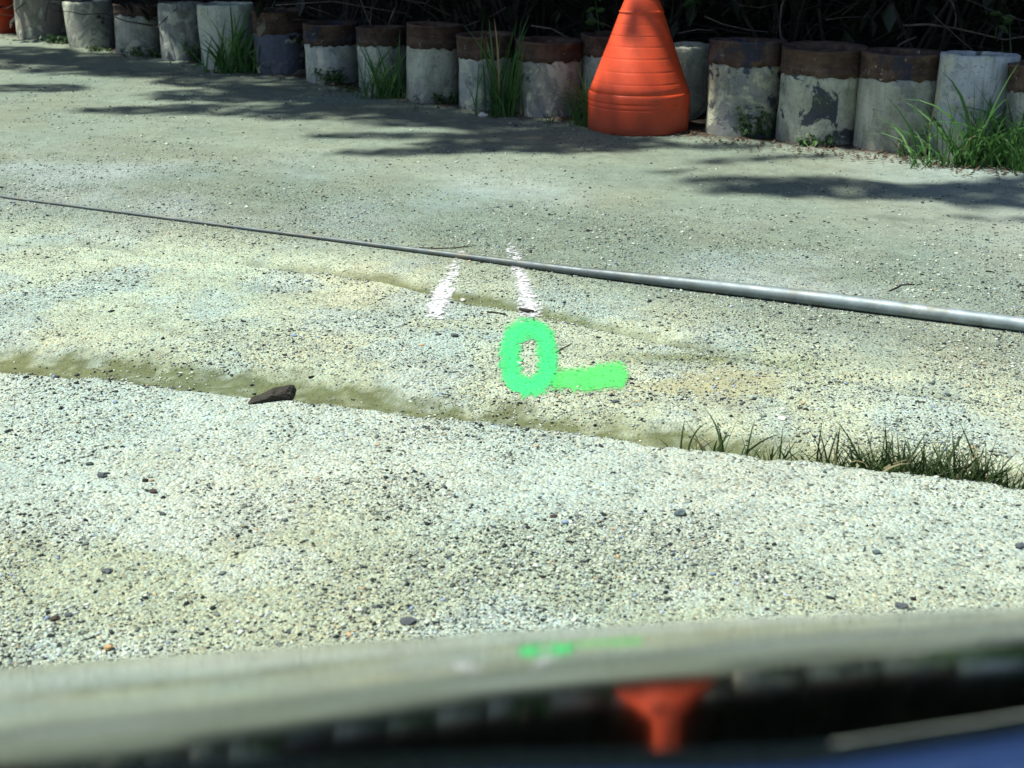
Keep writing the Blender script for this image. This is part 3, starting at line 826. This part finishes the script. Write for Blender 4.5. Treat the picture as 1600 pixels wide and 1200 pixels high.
# tufts rooted in the rut behind the edge of the near bank
KERB = [
    (1080, 50, 14, 4, 3, 'thin pair of blades, first of the grass along the bank edge'),
    (1130, 60, 36, 10, 6, 'small airy grass tuft near the left end of the bank-edge grass'),
    (1228, 52, 66, 14, 18, 'grass tuft with broad gaps between the airy tuft and thick grass'),
    (1318, 54, 60, 12, 26, 'grass tuft where the thick bank-edge grass begins'),
    (1385, 74, 66, 22, 90, 'tall-bladed tuft in the thick bank-edge grass, left of densest part'),
    (1458, 82, 70, 24, 120, 'dense dark grass tuft along the bank edge, second last before the border'),
    (1528, 84, 70, 26, 140, 'densest dark grass tuft of the bank edge near the right border'),
    (1594, 76, 52, 16, 70, 'bank-edge grass tuft with dry blades cut by the right border'),
]
for i, (a, hp, wp, nb, nf, lab) in enumerate(KERB):
    ey = float(np.interp(a, [q[0] for q in EDGE_PX], [q[1] for q in EDGE_PX]))
    grass(a, ey, hp * 0.85 + 43, wp, nb, nf, lab, mat=M_GRASS_D, lean=0.5, wd=0.0070, seed=20 + i, z=hb_px(a), straw=(3 if i > 2 else 1), behind=0.075, arch=0.8, group='grass along the edge of the near bank')

# broad-leaved weeds
def weed(px, py, hpx, wpx, n, label, seed):
    rr = random.Random(seed)
    p = pix(px, py, 0.0); p.z = gz(p.x, p.y); m = depth_of(p) / FPX
    root = empty('weed', (p.x, p.y, p.z - 0.005))
    stems, leaves = [], []
    for k in range(n):
        b = Vector((rr.gauss(0, 0.3) * wpx * m, rr.uniform(-0.03, 0.04), 0))
        t = b + Vector((rr.uniform(-0.3, 0.3) * hpx * m, rr.uniform(-0.06, 0.02), hpx * m * rr.uniform(0.3, 1.0)))
        stems.append(tube([b, b.lerp(t, 0.6) + Vector((0, 0, 0.006)), t], [0.0018, 0.0014, 0.0008], 4))
        for j in range(5):
            q = b.lerp(t, rr.uniform(0.4, 1.0)); L = rr.uniform(0.018, 0.045); w2 = L * rr.uniform(0.22, 0.36)
            M = Matrix.Translation(q) @ Matrix.Rotation(rr.uniform(0, 6.28), 4, 'Z') @ Matrix.Rotation(rr.uniform(-0.3, 0.9), 4, 'Y')
            pts = [(0, 0, 0), (L * 0.35, w2, 0.003), (L * 0.75, w2 * 0.7, 0), (L, 0, -0.004), (L * 0.75, -w2 * 0.7, 0), (L * 0.35, -w2, 0.003)]
            leaves.append(([M @ Vector(v) for v in pts], [(0, 1, 2, 3), (0, 3, 4, 5)]))
    obj('stems', mesh_from('stems', *merge(stems), M_WEED), root)
    tag(obj('leaves', mesh_from('leaves', *merge(leaves), M_WEED), root), kind='stuff')
    return tag(root, label, 'weed', 'low weeds at the foot of the stubs')
for i, (a, b, hp, wp, n, lab) in enumerate([
    (95, 66, 18, 46, 26, 'low green weed between the far cone and the second stub'),
    (208, 86, 20, 26, 12, 'dark little weed at the foot of the narrow-banded third stub'),
    (238, 88, 20, 26, 14, 'low weed between the third and fourth stub'),
    (303, 94, 34, 24, 16, 'weed at the right foot of the plain grey fourth stub'),
    (522, 131, 30, 40, 22, 'leafy weed in front of the speckled-band stub'),
    (568, 141, 16, 50, 24, 'low weed mat left of the fine grass clump'),
    (690, 160, 20, 50, 22, 'low weed mat in front of the tall pale ninth stub'),
    (1182, 212, 60, 40, 34, 'green climbing weed on the peeling cream-painted stub'),
    (1270, 224, 24, 40, 20, 'small weed below the stub with the big dark patch'),
    (150, 78, 12, 40, 14, 'flat weed below the dark-blotched second stub')]):
    weed(a, b + 2, hp, wp, n, lab, 200 + i)

# fallen leaves along the row
rr = random.Random(4); parts = []
for k in range(1400):
    px = rr.uniform(-30, 1640)
    row = float(np.interp(px, [q[0] for q in ROW_PX], [q[1] for q in ROW_PX]))
    p = pix(px, row + abs(rr.gauss(0, 7)) - 2 + (rr.uniform(0, 14) if px > 1100 else 0)); p.z = gz(p.x, p.y) + 0.006
    L = rr.uniform(0.006, 0.022)
    M = Matrix.Translation(p) @ Matrix.Rotation(rr.uniform(0, 6.28), 4, 'Z') @ Matrix.Rotation(rr.uniform(-0.5, 0.5), 4, 'Y')
    parts.append(([M @ Vector(v) for v in [(-L, 0, 0.004), (0, -L * 0.4, 0), (L, 0, 0.005), (0, L * 0.4, 0.002)]], [(0, 1, 2, 3)]))
tag(obj('fallen_leaves', mesh_from('fallen_leaves', *merge(parts), M_DRYLEAF)), 'brown fallen leaves along the foot of the stubs', 'leaf litter', kind='stuff')

# little sticks on the track
def stick(pts, rad, label, mat=M_DTWIG):
    P = []
    for a, b in pts:
        q = pix(a, b); q.z = gz(q.x, q.y); q = pix(a, b, q.z); P.append(q + Vector((0, 0, rad * 0.8)))
    V, F = tube(P, [rad * 0.7] + [rad] * (len(P) - 2) + [rad * 0.4], 6)
    tag(obj('twig', mesh_from('twig', V, F, mat, True)), label, 'twig', 'sticks lying on the track')
stick([(655, 387), (680, 389), (710, 388), (745, 384)], 0.0022, 'thin dark stick lying just above the pole')
stick([(812, 485), (824, 488), (834, 488)], 0.006, 'short dark stick on the lower end of the right white line')
stick([(790, 492), (770, 489), (752, 488)], 0.003, 'thin brown stick along the bottom of the mud patch')
stick([(1388, 456), (1402, 450), (1408, 446), (1440, 445)], 0.0028, 'dark forked stick right of centre, above the pole')
stick([(868, 552), (880, 545), (894, 537)], 0.0022, 'dark stick right of the green figure 0')

# ------------------------------------------------------------------ dark thicket behind the stubs
def curve_pts(a, b, rr, n=7, sag=0.1, jit=0.05):
    L = (b - a).length; out = []
    off = Vector((rr.uniform(-1, 1), rr.uniform(-1, 1), rr.uniform(-0.6, 1))) * sag * L
    for i in range(n):
        t = i / (n - 1)
        j = Vector((rr.uniform(-1, 1), rr.uniform(-1, 1), rr.uniform(-1, 1))) * jit * L * (0.4 if 0 < i < n - 1 else 0)
        out.append(a.lerp(b, t) + off * math.sin(math.pi * t) + j)
    return out
SHRUBS = [(-0.5, 'behind the far cone'), (0.6, 'behind the stubs left of the leftmost grass clump'), (1.6, 'behind the slate blue stub'), (2.7, 'behind the tall pale ninth stub'),
          (3.7, 'just left of the near cone'), (4.7, 'just right of the near cone'), (5.7, 'behind the peeling cream-painted stub'), (6.7, 'behind the clean pale grey stub'), (7.7, 'at the right border')]
row_n = 9
for i in range(row_n):
    px = -60 + i * 215
    row = float(np.interp(px, [q[0] for q in ROW_PX], [q[1] for q in ROW_PX]))
    f = pix(px, row)
    d = Vector((f.x, f.y, 0)).normalized()
    c = f + d * 1.0
    rr = random.Random(300 + i)
    wid = 215 * depth_of(f) / FPX
    root = empty('thicket_shrub', (c.x, c.y, gz(c.x, c.y) - 0.02))
    rx = root.location
    tw, lv = [], []
    for k in range(70):
        a = Vector((rr.uniform(-0.7, 0.7) * wid, rr.uniform(-0.45, 0.8), rr.uniform(0.0, 0.6)))
        b = a + Vector((rr.uniform(-0.9, 0.9) * 0.8, rr.uniform(-0.4, 0.4), rr.uniform(-0.15, 0.4)))
        P = curve_pts(a, b, rr, 6, 0.15, 0.06); r0 = rr.uniform(0.002, 0.006)
        tw.append(tube(P, [r0 * (1 - 0.12 * j) for j in range(6)], 4, False))
    for k in range(26):
        a = Vector((rr.uniform(-0.3, 0.3) * wid, rr.uniform(-0.1, 0.4), 0))
        b = Vector((rr.uniform(-0.9, 0.9) * wid, rr.uniform(-0.5, 0.9), rr.uniform(0.7, 1.9)))
        P = curve_pts(a, b, rr, 6, 0.12, 0.04)
        tw.append(tube(P, [0.014 * (1 - 0.16 * j) for j in range(6)], 5, False))
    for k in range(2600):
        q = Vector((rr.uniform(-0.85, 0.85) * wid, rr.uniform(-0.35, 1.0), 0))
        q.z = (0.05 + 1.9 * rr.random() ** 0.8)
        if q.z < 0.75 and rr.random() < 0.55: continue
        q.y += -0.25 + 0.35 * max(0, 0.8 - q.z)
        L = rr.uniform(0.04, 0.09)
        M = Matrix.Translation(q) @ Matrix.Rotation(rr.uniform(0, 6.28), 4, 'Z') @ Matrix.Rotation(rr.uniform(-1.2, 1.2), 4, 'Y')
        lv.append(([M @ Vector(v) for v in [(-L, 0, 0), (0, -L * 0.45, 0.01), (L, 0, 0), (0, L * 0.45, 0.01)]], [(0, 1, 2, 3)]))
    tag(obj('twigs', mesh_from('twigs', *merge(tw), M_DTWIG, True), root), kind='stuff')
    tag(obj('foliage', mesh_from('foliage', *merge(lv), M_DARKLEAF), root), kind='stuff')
    tag(root, 'dark tangled shrub ' + SHRUBS[i][1], 'shrub', 'dark thicket shrubs behind the stubs')
# single dead branches that catch the light: polyline in the picture, depth behind the row
DEAD = [
    ([(1236, -30), (1221, 10), (1218, 42), (1220, 58), (1240, 76)], 0.7, 0.006, 'upright curved bare stem rising behind the stub with the big dark patch'),
    ([(1412, 40), (1450, 38), (1492, 44), (1540, 55), (1570, 62), (1640, 50)], 0.9, 0.007, 'pale forked dead branch reaching to the right border'),
    ([(1492, 44), (1494, 26), (1490, 8), (1470, -20)], 0.9, 0.005, 'thin upright fork of pale wood above the bluish white stub'),
    ([(1402, 72), (1418, 63), (1432, 58)], 0.6, 0.006, 'short bright broken twig above the clean pale stub'),
    ([(1290, 31), (1320, 27), (1360, 26)], 1.0, 0.004, 'thin horizontal twig high above the stub with the dark patch'),
    ([(1100, 25), (1130, 38), (1170, 47), (1200, 50)], 0.8, 0.005, 'dead twig slanting down right of the near cone'),
    ([(1140, -8), (1155, 8), (1185, 12), (1215, 6)], 1.0, 0.004, 'hooked thin twig at the top edge right of the cone'),
    ([(1330, 75), (1295, 79), (1240, 82)], 0.35, 0.004, 'long thin twig lying on the stub with the dark patch'),
    ([(560, -10), (575, 30), (583, 45)], 0.4, 0.005, 'thin stem leaning behind the eighth stub, left one'),
    ([(617, 12), (606, 40), (600, 62)], 0.4, 0.004, 'thin pale stem leaning behind the eighth stub, right one'),
    ([(582, -10), (580, 18), (578, 40)], 0.5, 0.004, 'upright bare stem above the eighth stub'),
    ([(830, 40), (862, 45), (890, 60), (906, 76)], 0.35, 0.005, 'arching dead twig over the dull grey stub'),
    ([(700, 50), (740, 36), (770, 24), (790, 12)], 0.6, 0.004, 'thin twig slanting up behind the tall grass clump'),
    ([(430, 8), (520, 2), (590, 14), (640, 22)], 0.9, 0.005, 'long thin dead branch across the dark behind the banded stubs'),
    ([(480, 10), (510, 20), (545, 34)], 0.5, 0.003, 'fine twig above the speckled-band stub'),
    ([(1060, 52), (1090, 46), (1120, 48)], 0.6, 0.004, 'fine horizontal twig just right of the cone tip'),
    ([(1450, 12), (1465, 30), (1500, 62), (1520, 78)], 0.7, 0.003, 'fine drooping twig above the bluish white stub'),
]
for pts, back, rad, lab in DEAD:
    rowy = float(np.interp(pts[len(pts) // 2][0], [q[0] for q in ROW_PX], [q[1] for q in ROW_PX]))
    dep = depth_of(pix(pts[0][0], rowy)) + back * 0.55
    rr = random.Random(hash(lab) % 1000 if False else len(lab) * 7)
    P = [pixd(a, b, dep + rr.uniform(-0.06, 0.06)) for a, b in pts]
    V, F = tube(P, [rad * (1 - 0.5 * j / len(P)) for j in range(len(P))], 6)
    tag(obj('dead_branch', mesh_from('dead_branch', V, F, M_TWIG, True)), lab, 'branch', 'dead branches in the thicket')
# leaves of a young plant standing above the stubs left of the cone
def sprig(pts, dep_back, label, nl, seed):
    rr = random.Random(seed)
    rowy = float(np.interp(pts[0][0], [q[0] for q in ROW_PX], [q[1] for q in ROW_PX]))
    dep = depth_of(pix(pts[0][0], rowy)) + dep_back
    P = [pixd(a, b, dep) for a, b in pts]
    root = empty('sapling', P[0])
    V, F = tube([p - P[0] for p in P], [0.004, 0.003, 0.002], 5)
    obj('stem', mesh_from('stem', V, F, M_WEED, True), root)
    for k in range(nl):
        q = P[0].lerp(P[-1], rr.uniform(0.3, 1.0)) - P[0]; L = rr.uniform(0.05, 0.09)
        V = [(0, 0, 0), (L * 0.3, L * 0.28, 0.006), (L * 0.7, L * 0.25, 0), (L, 0, -0.01), (L * 0.7, -L * 0.25, 0), (L * 0.3, -L * 0.28, 0.006)]
        o = obj('leaf', mesh_from('leaf', V, [(0, 1, 2, 3), (0, 3, 4, 5)], M_WEED), root, q)
        o.rotation_euler = (rr.uniform(0.6, 1.4), rr.uniform(-0.4, 0.9), rr.choice([0, 3.14]) + rr.uniform(-0.6, 0.6))
    tag(root, label, 'sapling', 'young plants in the thicket')
sprig([(938, 70), (934, 30), (928, -20)], 0.3, 'young broad-leaved plant left of the cone tip', 6, 1)
sprig([(1078, 40), (1084, 20), (1090, -10)], 0.6, 'dim leafy plant right of the cone tip', 5, 2)
sprig([(1554, 60), (1558, 40), (1566, 20)], 0.5, 'small leafy sprig at the pale forked branch', 4, 3)

# ------------------------------------------------------------------ trees whose crowns shade the stubs
SHADE = [  # cx, cy, rx, ry, density: where the crowns throw their shade on the road (found in the photograph)
    (60, 98, 190, 9, 1.0), (250, 112, 210, 8, 0.9), (50, 138, 80, 6, 1.3), (420, 150, 180, 9, 1.3), (330, 172, 190, 7, 1.3), (470, 182, 90, 6, 1.0),
    (560, 165, 120, 10, 0.9), (700, 190, 150, 9, 1.1), (650, 214, 160, 5, 1.1), (760, 226, 110, 7, 1.2), (640, 239, 110, 4, 1.3), (860, 232, 140, 9, 1.3), (900, 212, 150, 9, 1.2),
    (1010, 226, 60, 6, 1.1), (1150, 252, 60, 4, 0.9), (1210, 285, 130, 9, 1.3), (1330, 297, 170, 11, 1.5), (1480, 300, 130, 13, 1.5), (1560, 318, 80, 8, 1.3), (1180, 300, 90, 4, 1.1), (1510, 342, 110, 2.5, 1.0), (1640, 290, 120, 14, 1.4),
    (0, 82, 120, 8, 1.5), (130, 92, 120, 8, 1.5), (250, 108, 120, 9, 1.5), (370, 128, 120, 10, 1.5), (480, 145, 120, 11, 1.6), (600, 168, 120, 11, 1.6), (720, 184, 110, 10, 1.6), (830, 200, 110, 11, 1.6), (920, 216, 90, 10, 1.6),
    (1120, 228, 70, 4, 0.9), (1240, 245, 70, 3, 0.7), (1060, 268, 40, 3, 0.6),
]
TREES = [(-5.6, 14.6), (-3.2, 13.2), (-1.0, 11.6), (1.2, 10.4), (3.2, 9.4)]
TLAB = ["far left behind the far cone", "behind the left stubs", "behind the slate blue stub", "behind the near cone", "behind the right stubs"]
crown = [[] for _ in TREES]
rr = random.Random(9)
CONE_XY = pix(996, 212); CONE_XY = CONE_XY + Vector((CONE_XY.x, CONE_XY.y, 0)).normalized() * 0.255
def add_leaf(p, L, flat=0.9):
    for zc in (0.25, 0.5, 0.75):      # a gap in the branches lets the sun reach the near cone
        q = p - SUN * ((p.z - zc) / SUN.z)
        if math.hypot(q.x - CONE_XY.x, q.y - CONE_XY.y) < 0.34 and rr.random() < 0.6: return
    t = min(range(len(TREES)), key=lambda i: (TREES[i][0] - p[0]) ** 2 + (TREES[i][1] - p[1]) ** 2)
    crown[t].append((p, L, rr.uniform(0, 6.28), rr.uniform(-flat, flat), rr.uniform(-flat, flat)))
for cx, cy, rx, ry, dn in SHADE:
    ry *= 1.2; rx *= 1.08
    p0, p1 = pix(cx, cy - ry), pix(cx, cy + ry)
    area = math.pi * (rx * depth_of(pix(cx, cy)) / FPX) * (p0.y - p1.y) / 2
    for k in range(int(area * dn * 460)):
        a, q = rr.uniform(0, 6.28), math.sqrt(rr.random()) 
        g_ = pix(cx + rx * q * math.cos(a), cy + ry * q * math.sin(a))
        hh = rr.gauss(9.0, 0.9)
        p = g_ + Vector((SUN.x, SUN.y, SUN.z)) * (hh / SUN.z)
        add_leaf(p, rr.uniform(0.045, 0.085), 0.7)
# the body of the crowns: their shade covers the stubs and the thicket
for k in range(27000):
    px = rr.uniform(-500, 1990)
    row = float(np.interp(px, [q[0] for q in ROW_PX], [q[1] for q in ROW_PX]))
    f = pix(px, row)
    g_ = f + Vector((f.x, f.y, 0)).normalized() * (rr.random() ** 1.15 * 5.2 + 0.03)
    hh = rr.uniform(3.2, 7.0)
    p = g_ + Vector((SUN.x, SUN.y, SUN.z)) * (hh / SUN.z)
    add_leaf(p, rr.uniform(0.08, 0.15), 0.8)
for i, (tx, ty) in enumerate(TREES):
    zb = gz(tx, ty)
    root = empty('tree', (tx, ty, zb - 0.1))
    o3 = root.location
    r2 = random.Random(500 + i)
    top = Vector((r2.uniform(-0.3, 0.3), r2.uniform(0, 0.6), 4.6))
    V, F = tube(curve_pts(Vector((0, 0, 0)), top, r2, 8, 0.06, 0.02), [0.17, 0.15, 0.135, 0.12, 0.11, 0.10, 0.085, 0.06], 10)
    obj('trunk', mesh_from('trunk', V, F, M_BARK, True), root)
    L = crown[i]
    limbs = []
    for k in range(26):
        q = Vector(L[r2.randrange(len(L))][0]) - o3
        s0 = top * r2.uniform(0.55, 0.95)
        limbs.append(tube(curve_pts(s0, q, r2, 6, 0.08, 0.04), [0.045, 0.036, 0.028, 0.02, 0.012, 0.005], 5, False))
    obj('limbs', mesh_from('limbs', *merge(limbs), M_BARK, True), root)
    n = len(L)
    P = np.array([tuple(Vector(a[0]) - o3) for a in L]); S = np.array([a[1] for a in L])
    A, B, C = (np.array([a[k] for a in L]) for k in (2, 3, 4))
    quad = np.array([(-1, 0, 0), (0, -0.48, 0.12), (1, 0, 0), (0, 0.48, 0.12)])
    Q = quad[None] * S[:, None, None]
    def rot(Q, ang, i0, i1):
        c, s = np.cos(ang)[:, None], np.sin(ang)[:, None]; out = Q.copy()
        out[..., i0] = Q[..., i0] * c - Q[..., i1] * s; out[..., i1] = Q[..., i0] * s + Q[..., i1] * c
        return out
    Q = rot(rot(rot(Q, B, 0, 2), C, 1, 2), A, 0, 1) + P[:, None]
    cr = obj('crown', mesh_np('crown', Q.reshape(-1, 3), np.arange(n * 4).reshape(-1, 4), M_LEAF), root)
    tag(root, 'shade tree rising from the thicket ' + TLAB[i], 'tree', 'trees over the thicket')

# ------------------------------------------------------------------ the car the picture was taken across
def car_mats():
    a = NT('mirror_black_paint')
    co = a.coords()
    m1 = a.set((0.42, 0.43, 0.42), 0.075, a.bump(a.noise(co, 5, 2, 0.5), 0.02, 0.01), Metallic=1.0)
    b = NT('blue_paint'); co = b.coords()
    fl = b.ramp(b.noise(co, 900, 2, 0.5), [(0.4, (0.016, 0.040, 0.13)), (0.7, (0.030, 0.066, 0.19))])
    m2 = b.set(fl, 0.35, Metallic=0.35, Coat_Weight=1.0, Coat_Roughness=0.06)
    c = NT('pale_highlight_and_rim'); m3 = c.set((0.72, 0.76, 0.62), 0.35)  # pale colour for the painted highlight strip, shared with the wheel rim
    d = NT('tyre_rubber'); m4 = d.set(d.ramp(d.noise(d.coords(), 30, 4, 0.6), [(0.3, (0.018, 0.018, 0.018)), (0.7, (0.05, 0.048, 0.045))]), 0.8)
    e = NT('pole_steel'); co = e.coords((0, 0, 0), (1, 1, 1))
    cc = e.ramp(e.noise(co, 16, 4, 0.6), [(0.3, (0.20, 0.24, 0.26)), (0.7, (0.33, 0.39, 0.41))])
    ex = e.n('SeparateXYZ'); e.l(e.coords(), ex.inputs[0])
    cc = e.mix(1.0, cc, e.ramp(e.math('MULTIPLY', e.math('ADD', ex.outputs[0], 2.6), 0.19), [(0.0, 0.40), (0.45, 0.45), (0.62, 1.0)]), 'MULTIPLY')
    cc = e.mix(e.ramp(e.noise(e.coords((3, 1, 2)), 11, 6, 0.75), [(0.5, 0.0), (0.68, 0.7)]), cc, (0.17, 0.15, 0.10))
    m5 = e.set(cc, e.ramp(e.noise(co, 25, 4, 0.6), [(0.3, 0.5), (0.7, 0.66)]), e.bump(e.noise(co, 30, 4, 0.6), 0.1, 0.003), Metallic=0.5)
    f = NT('windscreen_glass'); m6 = f.set((0.6, 0.7, 0.68), 0.02, Transmission_Weight=1.0)
    return m1, m2, m3, m4, m5, m6
M_MIRR, M_BLUE, M_HIGHLIGHT_RIM, M_TYRE, M_STEEL, M_GLASS = car_mats()
CAR_O = Vector((0.0, 0.0, 0.0))
car = empty('car', (0.0, 0.1, gz(0, 0.1)))
CO = car.location
def sil_y(px): return float(np.interp(px, [-2000, -400, 0, 400, 800, 1200, 1600, 2000, 3500], [1190, 1080, 1045, 1014, 985, 964, 948, 936, 900]))
def bnd_y(px): return float(np.interp(px, [-2000, 0, 400, 800, 1100, 1270, 1600, 2000], [1210, 1198, 1186, 1172, 1168, 1162, 1112, 1045]))
def rod_k(px): return float(np.interp(px, [0, 400, 800, 1600], [2.7, 2.2, 1.87, 1.35]))
xs = np.concatenate([np.linspace(-1.5, -0.4, 12), np.linspace(-0.38, 0.5, 89), np.linspace(0.55, 1.7, 14)])
fender, crease_pts, hood = [], [], []
for x in xs:
    z0 = 0.8; Y0 = 0.56 - 0.16 * max(-0.5, min(0.5, x))
    for _ in range(12):
        d = Y0 * CP + (H - z0) * SP; px = 800 + FPX * x / d
        z0 = z_at(sil_y(px), Y0)
    d = Y0 * CP + (H - z0) * SP; px = 800 + FPX * x / d
    a0 = math.atan2(H - z0, Y0); dist = math.hypot(Y0, H - z0)
    Rr = rod_k(px) * dist
    # find how far the edge roll goes before the crease
    def pt(th):
        # turn the tangent from a0 towards level while walking back to the viewer
        y = Y0 - Rr * (math.sin(a0) - math.sin(a0 - th)); z = z0 + Rr * (math.cos(a0 - th) - math.cos(a0))
        return y, z
    thb = R(16)
    for k in range(400):
        th = R(0.05 * k); y, z = pt(th)
        if to_px(x, y, z)[1] > bnd_y(to_px(x, y, z)[0]): thb = th; break
    col = []
    # far side: rolls over and drops
    tau, y, z = a0, Y0, z0; far = []
    for k in range(14):
        dt = R(4.0); rr_ = 0.30 if k < 6 else 0.12
        tau += dt; y += rr_ * dt * math.cos(tau); z -= rr_ * dt * math.sin(tau)
        far.append((x, y, z))
    for zz in (0.6, 0.45, 0.32): far.append((x, y + 0.004, min(zz, z - 0.01)))
    col = far[::-1]
    for k in range(41):
        y, z = pt(thb * k / 40); col.append((x, y, z))
    fender.append(col)
    yb, zb = pt(thb); crease_pts.append((x, yb, zb))
    hc = []
    tau = a0 - thb; y, z = yb - 0.004, zb - 0.004; hc.append((x, yb + 0.002, zb - 0.012)); hc.append((x, y, z))
    for k in range(14):
        if tau > R(1.0): tau -= R(1.6)
        st = 0.012 if k < 8 else 0.05
        y -= st * math.cos(tau); z += st * math.sin(max(tau, 0)); hc.append((x, y, z))
    for k in range(6):
        y -= 0.14; hc.append((x, y, z - 0.004 * k * k))
    hood.append(hc)
def grid_mesh(name, cols, mat):
    n, m = len(cols), len(cols[0])
    V = [(p[0] - CO.x, p[1] - CO.y, p[2] - CO.z) for c in cols for p in c]
    F = [(i * m + j, (i + 1) * m + j, (i + 1) * m + j + 1, i * m + j + 1) for i in range(n - 1) for j in range(m - 1)]
    return mesh_from(name, V, F, mat, True)
tag(obj('fender', grid_mesh('fender', fender, M_MIRR), car), 'dark mirror-glossy fender reflecting gravel and the orange cone')
tag(obj('bonnet', grid_mesh('bonnet', hood, M_BLUE), car), 'blue painted bonnet at the bottom edge')
bp = [Vector(b) - CO for b in crease_pts if b[0] > 0.085]
V, F = tube([b + Vector((0, -0.001, 0.0)) for b in bp], [0.0001 + 0.00045 * min(1, k / 30) ** 1.5 for k in range(len(bp))], 8)  # tapered pale strip: the highlight streak is put into shape and colour
tag(obj('bonnet_highlight', mesh_from('bonnet_highlight', V, F, M_HIGHLIGHT_RIM, True), car), 'thin pale line painted as a highlight between fender and bonnet')
def wheel(x):
    w0 = empty_dummy = None
    prof = [(0.19, -0.09), (0.29, -0.10), (0.31, -0.07), (0.315, 0.0), (0.31, 0.07), (0.29, 0.10), (0.19, 0.09), (0.19, -0.09)]
    V, F = lathe(prof, 36)
    t = obj('wheel', mesh_from('wheel', V, F, M_TYRE, True), car, Vector((x, 0.50, 0.315)) - CO + Vector((0, 0, CO.z)))
    t.rotation_euler = (R(90), 0, 0)
    V, F = lathe([(0.19, -0.06), (0.17, -0.07), (0.10, -0.04), (0.05, -0.05), (0.001, -0.05)], 24)
    obj('rim', mesh_from('rim', V, F, M_HIGHLIGHT_RIM, True), t)
wheel(-0.85)
tag(car, 'blurred glossy blue car body along the bottom edge', 'car')

# ------------------------------------------------------------------ the pole lying on the gravel
PP, PR = [], []
for px in np.linspace(-140, 2300, 90):
    py = float(np.interp(px, [q[0] for q in POLE_PX], [q[1] for q in POLE_PX])); th = float(np.interp(px, [q[0] for q in POLE_PX], [q[2] for q in POLE_PX]))
    p = pix(px, py, 0.01); r_ = th * depth_of(p) / FPX / 2
    p = pix(px, py, r_ + 0.001); p.z = max(p.z, gz(p.x, p.y) + r_ * 0.75)
    PP.append(p); PR.append(r_)
mid = PP[45].copy()
V, F = tube([p - mid for p in PP], PR, 18)
pole = obj('metal_pole', mesh_from('metal_pole', V, F, M_STEEL, True), loc=mid)
tag(pole, 'long silver metal pole tapering to the left, lying across the gravel', 'pole')
